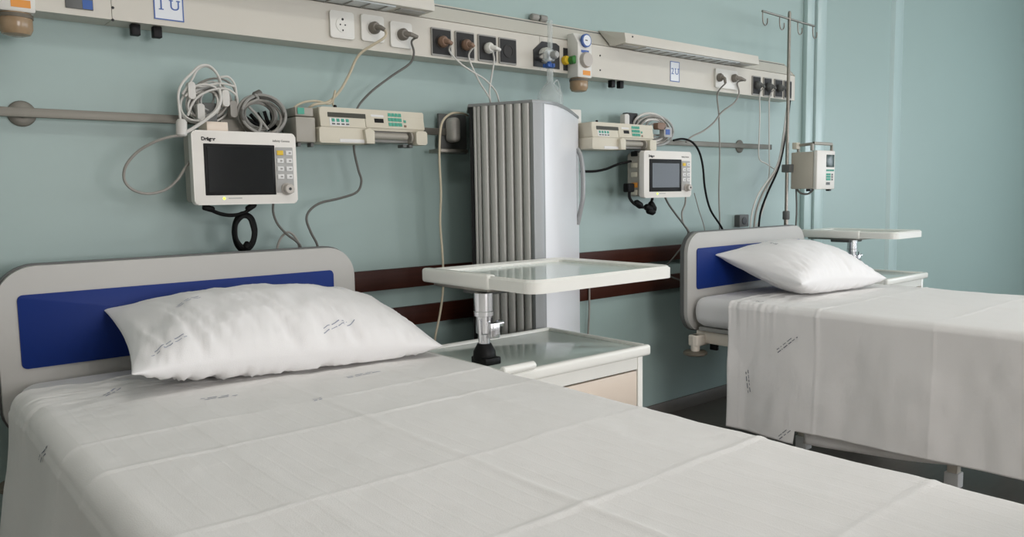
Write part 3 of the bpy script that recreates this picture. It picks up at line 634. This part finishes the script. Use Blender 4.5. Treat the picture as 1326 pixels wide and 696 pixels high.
t = coil('cable_bundle', 'tangled white cables above the paler-screened monitor', 845, 168, 24, 20, -.1, 9, ['cordwhite', 'cordgrey', 'greykey', 'cordwhite'], .0056, .5, .2, 11)
a = P(851, 164, -.12); MB().prism(rrect(a.x-.03, a.x+.03, a.z-.016, a.z+.016, .007), -.15, -.12, 'Y', .003).obj('brown_clip', 'plugbrown', t)
a = P(859, 172, -.12); MB().prism(rrect(a.x-.03, a.x+.03, a.z-.024, a.z+.024, .005), -.15, -.12, 'Y', .003).obj('grey_module', 'greykey', t)
MB().box(a.x-.02, a.x+.012, -.152, -.15, a.z-.012, a.z+.014).obj('blue_label', 'signblue', t)
a = P(817, 156, -.09); MB().box(a.x-.04, a.x+.04, -.1, -.07, a.z-.035, a.z+.035, .004).obj('dark_module', 'dark', t)
a = P(806, 158, -.1); MB().prism(rrect(a.x-.016, a.x+.016, a.z-.04, a.z+.035, .007), -.13, -.1, 'Y', .004).obj('pale_lead_block', 'cordwhite', t)
# small wall box behind bed 2
p = P(957, 286)
t = thing('wall_socket', (p.x, 0, p.z-.035), 'small grey wall socket box low above right headboard', 'socket')
MB().prism(rrect(p.x-.045, p.x+.045, p.z-.035, p.z+.035, .004), -.035, 0, 'Y', .003).obj('box', 'edgegrey', t)
MB().lathe([(.022, 0), (.022, .003), (.018, .0035)], (p.x, -.035, p.z), (0, -1, 0), 18).obj('socket_ring', 'dark', t)

# ================================================================== fluted cabinet
CZ0, CZ1 = .06, 1.550
cab = thing('tambour_cabinet', (2.15, -.2, 0), 'tall grey fluted cabinet with curved white front between the beds', 'cabinet')
A_, B_ = Vector((1.842, -.212)), Vector((1.952, -.448))
front = [(2.005, -.460), (2.05, -.448), (2.10, -.426), (2.16, -.389), (2.23, -.340), (2.31, -.281), (2.39, -.218), (2.47, -.153), (2.52, -.113), (2.555, -.085)]
body = [(1.975, -.03), (A_.x+.012, A_.y), (B_.x+.012, B_.y+.012)]+[(x-.006, y+.014) for x, y in front]+[(2.549, -.03)]
MB().prism(body, CZ0, CZ1-.012, 'Z').obj('body', 'edgegrey', cab)
MB().prism([(1.97, -.02), (A_.x-.006, A_.y+.004), (B_.x-.004, B_.y-.008)]+[(x, y-.004) for x, y in front]+[(2.557, -.02)], CZ1-.012, CZ1, 'Z', .002).obj('top_plate', 'cabinetedge', cab)
MB().prism([(1.98, -.03), (A_.x+.03, A_.y), (B_.x+.03, B_.y+.03)]+[(x-.02, y+.03) for x, y in front[1:]]+[(2.53, -.03)], 0, CZ0, 'Z').obj('plinth', 'dark', cab)
dv = (B_-A_); L = dv.length; dv.normalize(); nv = Vector((-dv.y, dv.x)); nv = -nv if nv.x > 0 else nv
def on(sv, off): q = A_+dv*sv+nv*off; return (q.x, q.y)
MB().prism([on(0, -.012), on(0, .004), on(.012, .004), on(.012, -.012)], CZ0, CZ1-.012, 'Z', .001).obj('rear_post', 'dark', cab)
slats = [(.014, .026), (.028, .044)]; s0 = .046; sw = (L-.046-.006)/6
slats += [(s0+i*sw+.0012, s0+(i+1)*sw-.0012) for i in range(6)]
for a, c in slats:
    n = 7; d = .011 if c-a > .02 else .004
    poly = [on(a+(c-a)*k/n, d*math.sqrt(max(0, 1-(2*k/n-1)**2))) for k in range(n+1)]+[on(c, -.012), on(a, -.012)]
    MB().prism(poly, CZ0+.004, CZ1-.012, 'Z').obj('slat', 'slat', cab)
q0 = on(L-.006, -.01); q1 = on(L-.006, .006)
MB().prism([q0, q1, on(L+.002, .010), on(L+.010, .011), (B_.x+.012, B_.y-.015), (B_.x+.026, B_.y-.019), (B_.x+.040, B_.y-.018), (2.003, -.461), (2.003, -.445)], CZ0, CZ1-.012, 'Z').obj('corner_post', 'cabinetedge', cab)
MB().prism([(2.0035, -.4605)]+front[1:]+[(x-.006, y+.014) for x, y in front[::-1]], CZ0+.002, CZ1-.012, 'Z').obj('curved_door', 'cabinetwhite', cab)
hx, hy = 2.36, -.245
nn = Vector((.62, -.78, 0)).normalized()
bx = Vector((2.50, -.13, 0))
MB().tube([bx+Vector((0, 0, 1.06))-nn*.0, bx+nn*.016+Vector((0, 0, 1.13)), bx+nn*.026+Vector((0, 0, 1.19)), bx+nn*.026+Vector((0, 0, 1.30)), bx+nn*.016+Vector((0, 0, 1.37)), bx+Vector((0, 0, 1.40))], .011, 10).obj('bow_handle', 'cabinetedge', cab)
# small pale box on the wall behind cabinet top
a = P(741, 141, -.03); tag(MB().box(a.x-.06, a.x+.03, -.06, 0, 1.5, 1.585, .004).obj('latch_box', 'offwhite'), 'small white box peeping over the cabinet top', 'box')

# ================================================================== bedside tables and trays
def bedside(xa, xb, ya, yb, z, lab, group):
    t = thing('bedside_table', ((xa+xb)/2, (ya+yb)/2, 0), lab, 'bedside table', group)
    MB().box(xa+.004, xb-.004, ya+.004, yb-.004, z-.03, z-.010, .006).obj('top', 'tabletop', t)
    for (a0, a1, b0, b1) in ((xa, xb, ya, ya+.028), (xa, xb, yb-.02, yb), (xa, xa+.02, ya+.02, yb-.015), (xb-.02, xb, ya+.02, yb-.015)):
        MB().box(a0, a1, b0, b1, z-.036, z, .009, 3).obj('rim', 'tablewhite', t)
    xi, yi = xa+.02, ya+.02
    for sx in (xi, xb-.045):
        for sy_ in (yi, yb-.045): MB().box(sx, sx+.025, sy_, sy_+.025, .06, z-.034, .003).obj('post', 'tablewhite', t)
    MB().box(xi+.004, xb-.024, yi+.003, yi+.02, z-.08, z-.034).obj('front_rail', 'tablewhite', t)
    MB().box(xi+.004, xi+.012, yi+.02, yb-.03, .1, z-.034).obj('side_panel', 'tablewhite', t)
    MB().box(xb-.032, xb-.024, yi+.02, yb-.03, .1, z-.034).obj('side_panel', 'tablewhite', t)
    MB().box(xi+.01, xb-.03, yb-.036, yb-.028, .1, z-.034).obj('back_panel', 'tablewhite', t)
    MB().box(xi+.006, xb-.026, yi+.01, yb-.03, .095, .11).obj('bottom_shelf', 'tablewhite', t)
    d = MB().box(xi+.028, xb-.049, yi+.001, yi+.018, z-.205, z-.085, .003).obj('drawer', 'drawer', t)
    MB().box((xa+xb)/2-.05, (xa+xb)/2+.05, yi-.016, yi+.001, z-.15, z-.138, .004).obj('pull', 'chrome', d)
    d = MB().box(xi+.028, xb-.049, yi+.001, yi+.018, .12, z-.215, .003).obj('door', 'drawer', t)
    MB().box(xi+.05, xi+.062, yi-.016, yi+.001, .35, .43, .004).obj('pull', 'chrome', d)
    for sx in (xi+.012, xb-.033):
        for sy_ in (yi+.012, yb-.033):
            MB().lathe([(.026, -.008), (.03, -.004), (.03, .004), (.026, .008)], (sx, sy_, .03), 'X', 16).obj('castor', 'dark', t)
    return t
G2 = None
bedside(1.385, 1.995, -.985, -.48, .695, 'white bedside table with recessed top, next to the left bed', 'bedside tables')
bedside(4.365, 4.895, -.685, -.17, .695, 'white bedside table partly hidden beyond the right bed', 'bedside tables')
def tray(M, wd, dp, z, lab, postx, posty, ztab, grp):
    """local frame: x 0..wd, y 0..dp (0 = front, toward the room), placed by M"""
    o = M @ Vector((postx, posty, 0)); t = thing('overbed_tray', (o.x, o.y, ztab), lab, 'tray table', grp)
    def T_(b): 
        for v in b.bm.verts: v.co = M @ v.co
        return b
    T_(MB().prism(rrect(.006, wd-.006, .006, dp-.006, .03), z-.024, z-.014, 'Z')).obj('tray_top', 'tabletop', t)
    # rounded raised lip
    ol = rrect(0, wd, 0, dp, .045, 8); il = rrect(.03, wd-.03, .03, dp-.03, .022, 8)
    b = MB(); n = len(ol); prof = [(ol, z-.04), (ol, z-.008), (None, z), (il, z-.006), (il, z-.014), (il, z-.036)]
    rings = []
    for pp, zz in prof:
        if pp is None: pp = [((u[0]*.7+v[0]*.3), (u[1]*.7+v[1]*.3)) for u, v in zip(ol, il)]
        rings.append([b.bm.verts.new((q[0], q[1], zz)) for q in pp])
    for k in range(len(rings)):
        A, B = rings[k], rings[(k+1) % len(rings)]
        for i in range(n): b.bm.faces.new((A[i], A[(i+1) % n], B[(i+1) % n], B[i]))
    T_(b).obj('lip', 'tablewhite', t)
    T_(MB().box(-.006, .03, dp*.36, dp+.004, z-.044, z+.003, .01, 3)).obj('hinge_cover', 'tablewhite', t)
    T_(MB().box(.01, .26, dp*.40, dp*.92, z-.054, z-.04, .003)).obj('support_plate', 'steel', t)
    T_(MB().box(.04, .2, dp*.5, dp*.7, z-.07, z-.052, .004)).obj('support_arm', 'edgegrey', t)
    def L_(pr, seg=18): return T_(MB().lathe(pr, (postx, posty, 0), 'Z', seg))
    L_([(.029, z-.055), (.029, z-.11), (.031, z-.112), (.031, z-.125), (.026, z-.127)]).obj('upper_sleeve', 'chrome', t)
    L_([(.025, z-.125), (.025, ztab+.085), (.018, ztab+.08), (.018, ztab+.05)]).obj('post', 'chrome', t)
    T_(MB().box(postx-.004, postx+.03, posty-.042, posty-.012, ztab+.07, z-.145, .003)).obj('clamp_block', 'chrome', t)
    T_(MB().lathe([(.006, 0), (.006, .03), (.011, .03), (.011, .046)], (postx+.0, posty-.03, z-.15), 'X', 12)).obj('lever_knob', 'chrome', t)
    T_(MB().box(postx-.002, postx+.004, posty-.04, posty-.037, ztab+.095, ztab+.135)).obj('slot', 'dark', t)
    T_(MB().tube([(postx-.03, posty-.02, ztab+.06), (postx-.032, posty-.02, ztab+.13)], .004, 8)).obj('spring_rod', 'chrome', t)
    L_([(.034, ztab+.002), (.036, ztab+.006), (.034, ztab+.028), (.025, ztab+.045), (.021, ztab+.052)]).obj('foot_boot', 'black', t)
    T_(MB().box(postx-.03, postx+.03, posty-.045, posty+.03, ztab-.010, ztab+.012, .004)).obj('foot_plate', 'black', t)
    return t
tray(Matrix.Translation((1.435, -1.03, 0)), .63, .555, .958, 'white overbed tray with raised rim above the left bedside table', .012, .245, .695, 'overbed trays')
tray(Matrix.Translation((4.42, -.70, 0)), .36, .58, .955, 'white overbed tray seen edge-on beyond the right bed', .1, .3, .695, 'overbed trays')
a = PZ(690, 473, .709); c = PZ(636, 482, .709)
b = MB().lathe([(.010, 0), (.013, .003), (.013, .115), (.010, .12)], (a.x-.115, a.y, .6955+.013), Vector((1, .0, .0)), 12)
tag(b.obj('white_rod', 'tablewhite'), 'short white rod lying on front edge of left bedside table', 'rod')

# ================================================================== beds
def bed(x0, x1, yh, zm, yfoot, lab, xb0, xb1):
    t = thing('hospital_bed', ((x0+x1)/2, (yh+yfoot)/2, 0), lab, 'bed', 'hospital beds')
    zt, zb = zm+.308, zm-.178
    def board(nm, ya, yb_, facing, zt=zt):
        hb = MB().prism(rrect(x0, x1, zb, zt, .10, 10), ya, yb_, 'Y', .012, seg=4).obj(nm, 'headboard', t)
        yo = ya if facing < 0 else yb_
        yc = (ya+yb_)/2 + .006*(1 if facing < 0 else -1)
        MB().prism(rrect(x0-.005, x1+.005, zb-.005, zt+.005, .105, 10), min(yc-.005*-facing, yc+.015*-facing), max(yc-.005*-facing, yc+.015*-facing), 'Y', .003).obj('edge_band', 'edgegrey', hb)
        if facing < 0: MB().prism(rrect(xb0, xb1, zm+.028, zm+.231, .014, 5), min(yo, yo+facing*.004), max(yo, yo+facing*.004), 'Y', .0015).obj('blue_inlay', 'bluepanel', hb)
    board('headboard', yh, yh+.04, -1)
    board('footboard', yfoot-.04, yfoot, 1, zm+.09)
    # frame
    for x in (x0+.07, x1-.11): MB().box(x, x+.04, yfoot, yh, zm-.235, zm-.175, .006).obj('side_rail', 'frame', t)
    for y in (yh-.12, yh-.8, yfoot+.5, yfoot+.08): MB().box(x0+.11, x1-.11, y-.02, y+.02, zm-.23, zm-.18, .004).obj('cross_bar', 'frame', t)
    MB().box(x0+.05, x1-.05, yfoot+.03, yh-.03, zm-.172, zm-.152, .004).obj('mattress_base', 'grey', t)
    for x, sg in ((x0, 1), (x1, -1)):
        for y, sy_ in ((yh, -1), (yfoot, 1)):
            b = MB().box(min(x+.005*sg, x+.125*sg), max(x+.005*sg, x+.125*sg), min(y, y+sy_*.055), max(y, y+sy_*.055), zm-.245, zm-.19, .008, 3)
            b.lathe([(.02, 0), (.022, .006), (.022, .075), (.018, .08)], (x+.025*sg, y+sy_*.03, zm-.27), 'Z', 16)
            b.obj('corner_bracket', 'frame', t)
            MB().lathe([(.05, 0), (.058, .005), (.058, .014), (.05, .02)], (x+.025*sg, y+sy_*.03, zm-.289), 'Z', 28).obj('bumper_disc', 'rubber', t)
        MB().box(x+(.10 if sg > 0 else -.12), x+(.12 if sg > 0 else -.10), yh-.10, yh-.06, zm-.27, zm-.235, .003).obj('lever', 'black', t)
    for x in (x0+.22, x1-.22):
        for y in (yh-.5, yh-1.15):
            l = MB().box(x-.02, x+.02, y-.02, y+.02, .06, zm-.235, .004).obj('leg', 'frame', t)
            MB().box(x-.027, x+.027, y-.027, y+.027, .0, .062, .004).obj('leg_foot', 'white', l)
    for y in (yh-.5, yh-1.15): MB().box(x0+.19, x1-.19, y-.018, y+.018, .15, .19, .004).obj('base_bar', 'frame', t)
    return t
Z1, Z2 = .720, .690
bed(.262, 1.327, -.20, Z1, -2.46, 'left hospital bed with grey and blue headboard, nearest the camera', .312, 1.245)
bed(3.08, 4.155, -.30, Z2, -2.62, 'right hospital bed with grey and blue headboard, by cream panel end', 3.15, 4.105)
def mattress(x0, x1, y0, y1, z0, z1, lab):
    b = MB(); r = .06; n = 6
    prof = rrect(x0, x1, z0, z1, .055, 7)
    ys = [(y1, .05), (y1-.006, .028), (y1-.022, .008), (y1-.05, 0), (y0+.05, 0), (y0+.01, .02), (y0, .05)]
    cx, cz = (x0+x1)/2, (z0+z1)/2; rings = []
    for y, ins in ys:
        rings.append([b.bm.verts.new((cx+(p[0]-cx)*(1-2*ins/(x1-x0)), y, cz+(p[1]-cz)*(1-2*ins/(z1-z0)))) for p in prof])
    for A, B in zip(rings, rings[1:]):
        for i in range(len(prof)): b.bm.faces.new((A[i], A[(i+1) % len(prof)], B[(i+1) % len(prof)], B[i]))
    b.bm.faces.new(rings[0]); b.bm.faces.new(rings[-1][::-1])
    return tag(b.obj('mattress', 'mattress', sharp=60), lab, 'mattress')
mattress(.285, 1.315, -2.44, -.205, Z1-.15, Z1-.004, 'white covered mattress on the left bed')
mattress(3.105, 4.13, -2.6, -.305, Z2-.15, Z2-.004, 'white covered mattress on the right bed')
def nz(x, y, s, o=0): return noise.noise(Vector((x*s, y*s, o)))
class Sheet:
    """cloth draped over a mattress: s runs across the bed, y along it"""
    def __init__(s, xa, xb, zm, ycr, xcr, seed, hemL, hemR, flare, y0, y1, r=.045):
        s.r = r
        s.xa, s.xb, s.zm, s.ycr, s.xcr, s.seed, s.hemL, s.hemR, s.flare, s.y0, s.y1 = xa, xb, zm, ycr, xcr, seed, hemL, hemR, flare, y0, y1
    def top(s, x, y):
        cr = 0
        for yc, a in s.ycr:
            d = (y-yc-.008*nz(x, 0, 3, s.seed))/.006; cr += a*(.42+.5*nz(x*2, y*2, 2, s.seed+40))*math.exp(-d*d)
        for xc, a in s.xcr:
            d = (x-xc-.02*(y+1.5)*-.5-.004*nz(y, 0, 4, s.seed))/.006; cr += a*(.42+.5*nz(x*2, y*2, 2, s.seed+40))*math.exp(-d*d)
        # fold fields sag gently between the creases
        f = 0
        ys = [s.y1]+[c[0] for c in s.ycr]+[s.y0]
        for a, c in zip(ys, ys[1:]):
            if c <= y <= a: f = -.0018*math.sin(math.pi*(y-c)/(a-c))
        xs = [s.xa]+[c[0] for c in s.xcr]+[s.xb]
        for a, c in zip(xs, xs[1:]):
            if a <= x <= c: f += -.0015*math.sin(math.pi*(x-a)/(c-a))
        wr = .003*nz(x, y, 3.2, s.seed)+.0018*nz(x*1.6, y, 9, s.seed+3)+.0011*(.3-abs(nz(x+y*.3, y*.7, 15, s.seed+5)))+.0006*nz(x, y, 38, s.seed+6)
        hd = math.exp(-((y-s.y1)/.28)**2)
        wr += hd*(.005*nz(x*.5, y*2.2, 9, s.seed+9)+.008*(.4-abs(nz(x*.6, y*2.6, 15, s.seed+2))))
        return cr+f+wr+.004
    def pt(s, u, y, off=0.0):
        """u in metres across; 0..W is the top, negative / >W hang down the sides"""
        W = s.xb-s.xa; r = s.r; arc = r*math.pi/2
        g = s.top(min(s.xb, max(s.xa, s.xa+u)), y)
        if r <= u <= W-r: return Vector((s.xa+u, y, s.zm+g+off))
        left = u < r; v = (r-u) if left else (u-(W-r))
        sx = -1 if left else 1; ex = s.xa+r if left else s.xb-r
        gg = g+off
        if v < arc:
            a = v/r; return Vector((ex+sx*(r+gg)*math.sin(a), y, s.zm-r+(r+gg)*math.cos(a)))
        d = v-arc
        fold = .010*math.sin(y*13+s.seed)+.012*nz(y, d*.6, 5, s.seed+20)+.006*nz(y, d*.5, 14, s.seed+30)
        fold *= min(1, d/.2)
        for yc, a in s.ycr: fold += .4*a*math.exp(-((y-yc-.004*nz(d, 0, 4, s.seed))/.006)**2)
        fl = s.flare*(d/.4)**1.3*(1 if left else .3)
        return Vector((ex+sx*(r+gg*max(0, 1-d/.15)+max(-.003, fold*.8+fl)+.004+off), y, s.zm-r-d))
    def build(s, label, ny=330, nu=290):
        b = MB(); W = s.xb-s.xa; rows = []; r = s.r; arc = r*math.pi/2
        for j in range(ny+1):
            y = s.y1+(s.y0-s.y1)*j/ny
            hl, hr = s.hemL(y), s.hemR(y)
            uL = r-arc-(s.zm-r-hl); uR = W-r+arc+(s.zm-r-hr)
            row = []
            nl = nu//4; nt = nu//2
            us = [uL+(0-uL)*k/nl for k in range(nl)]+[W*k/nt for k in range(nt)]+[W+(uR-W)*k/nl for k in range(nl+1)]
            for u in us: row.append(b.bm.verts.new(s.pt(u, y)))
            rows.append(row)
        for A, B in zip(rows, rows[1:]):
            for k in range(len(A)-1): b.bm.faces.new((A[k], A[k+1], B[k+1], B[k]))
        o = b.obj('bed_sheet', 'sheet', sharp=180)
        md = o.modifiers.new('thickness', 'SOLIDIFY'); md.thickness = .0016; md.offset = 0
        return tag(o, label, 'bed sheet', 'white bed sheets')
    def stamp(s, o, u, y, ang, ln, mt='stamp', rows=2, seed=0):
        """laundry print: broken dashes lying on the cloth"""
        rnd = random.Random(seed); b = MB(); ca, sa = math.cos(ang), math.sin(ang)
        def q(a, c): return s.pt(u+a*ca-c*sa, y+a*sa+c*ca, .0018)
        for k in range(rows):
            a = -ln/2+rnd.random()*ln*.2; c = (k-(rows-1)/2)*.012
            while a < ln/2*(1 if k == 0 else .6):
                l = .006+rnd.random()*.022; hh = .0012+rnd.random()*.0009
                n = max(1, int(l/.006))
                vs = [(b.bm.verts.new(q(a+l*i/n, c-hh)), b.bm.verts.new(q(a+l*i/n, c+hh))) for i in range(n+1)]
                for i in range(n): b.bm.faces.new((vs[i][0], vs[i+1][0], vs[i+1][1], vs[i][1]))
                a += l+.004+rnd.random()*.006
        b.obj('printed_stamp', mt, o)
def inv(px, py, z): p = PZ(px, py, z); return p
S1 = Sheet(.268, 1.345, Z1, [(-.97, .0035), (-1.17, .0045), (-1.535, .0035), (-1.83, .005), (-2.15, .004)], [(.52, .0015), (.82, .0055), (1.12, .002)], 1.3, lambda y: .20, lambda y: .30, .07, -2.45, -.37)
o1 = S1.build('white creased sheet spread over the left bed')
for (px, py, ang, ln, k) in ((143, 511, .9, .075, 1), (280, 517, -.15, .09, 2), (465, 487, .1, .09, 3), (410, 521, 0, .02, 4)):
    p = PZ(px, py, Z1); S1.stamp(o1, p.x-S1.xa, p.y, ang, ln, seed=k)
S1.stamp(o1, -.03, -.80, 2.2, .07, 'stampdark', seed=7)
S2 = Sheet(3.07, 4.145, Z2, [(-.61, .003), (-.985, .006), (-1.45, .004), (-1.9, .005), (-2.3, .004)], [(3.36, .002), (3.62, .004), (3.9, .002)], 6.7, lambda y: .10 if y > -.90 else .158+max(0, (-y-.9))*.02, lambda y: .35, .012, -2.615, -.545, .022)
o2 = S2.build('white creased sheet hanging over the near side of right bed')
for (px, py, ang, ln, k, up) in ((983, 392, 1.4, .05, 11, 0),):
    p = PZ(px, py, Z2); S2.stamp(o2, p.x-S2.xa, p.y, ang, ln, 'stampdark', seed=k)
for (px, py, ang, ln, k) in ((1017, 447, -.85, .13, 12), (968, 494, .15, .11, 13), (1017, 562, -.8, .06, 14)):
    p = PX(px, py, 3.06); arc = .022*math.pi/2; u = .022-arc-(Z2-.022-p.z)
    S2.stamp(o2, u, p.y, ang+math.pi/2 if False else ang, ln, 'stampdark', seed=k)
# under layer peeping out below the hem of bed 2
b = MB(); rows = []
for j in range(61):
    y = -.92-.72*j/60; hz = .098+.0*j+.075*(j/60)**1.5
    rows.append([b.bm.verts.new((3.092+.004*math.sin(y*15)+.006*nz(y, k, 3), y, .48+(hz-.48)*k/16)) for k in range(17)])
for A, B in zip(rows, rows[1:]):
    for k in range(16): b.bm.faces.new((A[k], A[k+1], B[k+1], B[k]))
o = b.obj('under_sheet', 'sheet', sharp=180); md = o.modifiers.new('thickness', 'SOLIDIFY'); md.thickness = .0016; md.offset = 0
tag(o, 'inner sheet edge peeping below the hem on right bed', 'bed sheet')
# ------------------------------------------------------------------ pillows
class Pillow:
    def __init__(s, W, D, T_, M, zf, seed): s.W, s.D, s.T, s.M, s.zf, s.seed = W, D, T_, M, zf, seed
    def pt(s, u, v, side, off=0.0):
        x = s.W/2*u*(1-.05*(1-v*v)); y = s.D/2*v*(1-.10*(1-u*u))
        e = max(0, (1-abs(u)**2.2))**.66*max(0, (1-abs(v)**2.0))**.6
        if side < 0 and v < 0: e = max(0, (1-abs(u)**2.2))**.6*max(0, (1-abs(v)**2.6))**.42
        t = s.T*e
        k = (1-e)**.7
        wr = .006*nz(u*3.2, v*1.1, 2.4, s.seed)*e**.3
        wr += .02*(.5-abs(nz(u*7+v*1.2, v*.7+side, 1.6, s.seed+4)))*min(1, 3*e)*(.2+.8*max(0, min(1, .35-v)))
        wr += .009*(.4-abs(nz(u*17-v*1.5, v*1.0, 1.5, s.seed+8)))*min(1, 4*e)*(.15+.85*max(0, min(1, -v*1.4)))
        z = side*(t*(1.0 if side > 0 else .8)+(wr if e > 0 else 0)+off)
        p = s.M @ Vector((x, y, z))
        if p.z < s.zf: p.z = s.zf+(.002 if side > 0 else 0)
        return p
    def build(s, label, n=96):
        b = MB(); g = {}
        for side in (1, -1):
            for i in range(n+1):
                for j in range(n+1):
                    if side < 0 and (i in (0, n) or j in (0, n)): g[(side, i, j)] = g[(1, i, j)]; continue
                    u = math.sin((2*i/n-1)*math.pi/2*.92)/math.sin(math.pi/2*.92); v = math.sin((2*j/n-1)*math.pi/2*.92)/math.sin(math.pi/2*.92)
                    g[(side, i, j)] = b.bm.verts.new(s.pt(u, v, side))
        for side in (1, -1):
            for i in range(n):
                for j in range(n): b.bm.faces.new((g[(side, i, j)], g[(side, i+1, j)], g[(side, i+1, j+1)], g[(side, i, j+1)]))
        o = b.obj('pillow', 'pillow', sharp=180)
        # seam piping along the front edge
        return tag(o, label, 'pillow', 'white pillows')
    def stamp(s, o, u, v, ang, ln, seed, mt='stamp', side=1):
        rnd = random.Random(seed); b = MB(); ca, sa = math.cos(ang), math.sin(ang)
        def q(a, c): return s.pt(u+(a*ca-c*sa)/(s.W/2), v+(a*sa+c*ca)/(s.D/2), side, .002)
        for k in range(2):
            a = -ln/2+rnd.random()*ln*.2; c = (k-.5)*.011
            while a < ln/2*(1 if k == 0 else .5):
                l = .006+rnd.random()*.02; hh = .0009+rnd.random()*.0007; n = max(1, int(l/.005))
                vs = [(b.bm.verts.new(q(a+l*i/n, c-hh)), b.bm.verts.new(q(a+l*i/n, c+hh))) for i in range(n+1)]
                for i in range(n): b.bm.faces.new((vs[i][0], vs[i+1][0], vs[i+1][1], vs[i][1]))
                a += l+.004+rnd.random()*.006
        b.obj('printed_stamp', mt, o)
def pillow_matrix(c, rz, tilt, roll=0): return Matrix.Translation(c) @ Matrix.Rotation(rz, 4, 'Z') @ Matrix.Rotation(tilt, 4, 'X') @ Matrix.Rotation(roll, 4, 'Y')
PL1 = Pillow(.84, .52, .115, pillow_matrix((.912, -.478, .824), math.radians(-6), math.radians(11), math.radians(2.5)), Z1+.012, 2.1)
q1 = PL1.build('white pillow with creases on the left bed')
for (u, v, a, l, k) in ((-.62, .0, .3, .07, 1), (.42, .25, -.35, .1, 2), (.28, -.8, .25, .11, 3), (-.8, -.78, .2, .09, 4)): PL1.stamp(q1, u, v, a, l, k)
PL2 = Pillow(.75, .52, .13, pillow_matrix((3.655, -.565, .812), math.radians(-4), math.radians(12), math.radians(2.5)), Z2+.012, 5.4)
q2 = PL2.build('white pillow half lit from the side on the right bed')
for (u, v, a, l, k) in ((-.55, .2, 1.5, .06, 5),): PL2.stamp(q2, u, v, a, l, k, 'stampdark')

# ================================================================== drip stand with volumetric pump
vx, vy = 4.10, -.215
t = thing('drip_stand', (vx, vy, .0), 'steel drip stand with four hooks behind the right headboard', 'drip stand')
MB().lathe([(.0125, .05), (.0125, 1.05), (.0125, 1.06)], (vx, vy, 0), 'Z', 16).obj('lower_pole', 'steel', t)
MB().lathe([(.0095, 1.06), (.0095, 2.19), (.006, 2.2)], (vx, vy, 0), 'Z', 16).obj('upper_pole', 'steel', t)
MB().lathe([(.018, 1.03), (.02, 1.035), (.02, 1.075), (.016, 1.08)], (vx, vy, 0), 'Z', 16).obj('collar', 'edgegrey', t)
MB().box(vx-.19, vx+.19, vy-.03, vy+.03, .0, .05, .01).obj('base', 'edgegrey', t)
e0, e1 = PZ(987, 18, 2.152), PZ(1058, 38, 2.152)
mid = Vector((vx, vy, 2.158)); dx = Vector((1, .06, 0)).normalized()
MB().tube([mid-dx*.30, mid+dx*.30], .006, 10, smooth=False).obj('cross_bar', 'steel', t)
for k in (-.295, -.11, .10, .285):
    c = mid+dx*k
    MB().tube([c, c+Vector((0, 0, -.03)), c+dx*.008+Vector((0, 0, -.06)), c+dx*.03+Vector((0, 0, -.07)), c+dx*.05+Vector((0, 0, -.055)), c+dx*.052+Vector((0, 0, -.03))], .0035, 8).obj('hook', 'steel', t)
t = thing('infusion_pump', (vx+.12, vy-.08, 1.2), 'beige volumetric infusion pump clamped to the drip stand', 'pump')
yf = -.385; xa = vx+.02; xm = P(1058, 195, yf).x; xe = P(1081, 195, yf).x
MB().box(xa, xm+.06, yf+.02, vy-.012, 1.204, 1.412, .006).obj('case', 'pumpside', t)
fc = MB().box(xa-.002, xe, yf-.004, yf+.02, 1.2, 1.418, .006).obj('front_shell', 'monitor', t)
xk = xe-.055*1.6
MB().box(xk-.012, xe-.012, yf-.006, yf-.003, 1.325, 1.395, .002).obj('display', 'lcdgreen', t)
b = MB()
for i in range(4): b.box(xk-.01+i*.022, xk+.006+i*.022, yf-.007, yf-.003, 1.302, 1.312)
for r in range(3):
    for c in range(3): b.box(xk-.01+c*.016, xk+.003+c*.016, yf-.007, yf-.003, 1.25+r*.014, 1.262+r*.014)
b.obj('keypad', 'green', t)
b = MB()
for r in range(3): b.box(xk+.05, xk+.06, yf-.007, yf-.003, 1.25+r*.014, 1.26+r*.014)
b.box(xk-.01, xk+.03, yf-.006, yf-.003, 1.225, 1.24); b.obj('small_keys', 'edgegrey', t)
MB().tube([(xa+.03, vy-.04, 1.41), (xa+.03, vy-.04, 1.452), (xa+.03, yf+.05, 1.456), (xm-.02, yf+.01, 1.456), (xe-.02, yf+.01, 1.456), (xe-.016, yf+.01, 1.415)], .009, 10, smooth=False).obj('carry_handle', 'pumpgrey', t)
MB().box(xm-.04, xm-.02, yf+.005, yf+.02, 1.415, 1.455, .003).obj('handle_post', 'pumpgrey', t)
MB().box(xa-.005, xa+.035, vy-.05, vy-.02, 1.43, 1.468, .004).obj('drop_sensor', 'pump', t)
MB().box(vx-.022, vx+.03, vy-.03, vy+.022, 1.30, 1.345, .004).obj('pole_clamp', 'edgegrey', t)
MB().tube([(xa+.02, vy-.04, 1.205), (xa+.03, vy-.06, 1.18), (xa+.05, vy-.09, 1.175), (xa+.06, vy-.11, 1.19), (xa+.06, vy-.12, 1.205)], .006, 8).obj('cord_loop', 'corddark', t)
for x in (xm-.05, xe-.03): MB().box(x-.008, x+.008, yf+.004, yf+.03, 1.19, 1.204, .002).obj('foot', 'dark', t)
cable('drip_cable', 'dark cable hanging below the infusion pump beside the pole', 'corddark', [Vector((vx+.05, vy-.03, 1.21)), Vector((vx+.06, vy-.03, 1.1)), Vector((vx+.055, vy-.03, 1.0)), Vector((vx+.04, vy-.02, .8))], .005)

for o in bpy.data.objects:
    if '_w' in o: del o['_w']
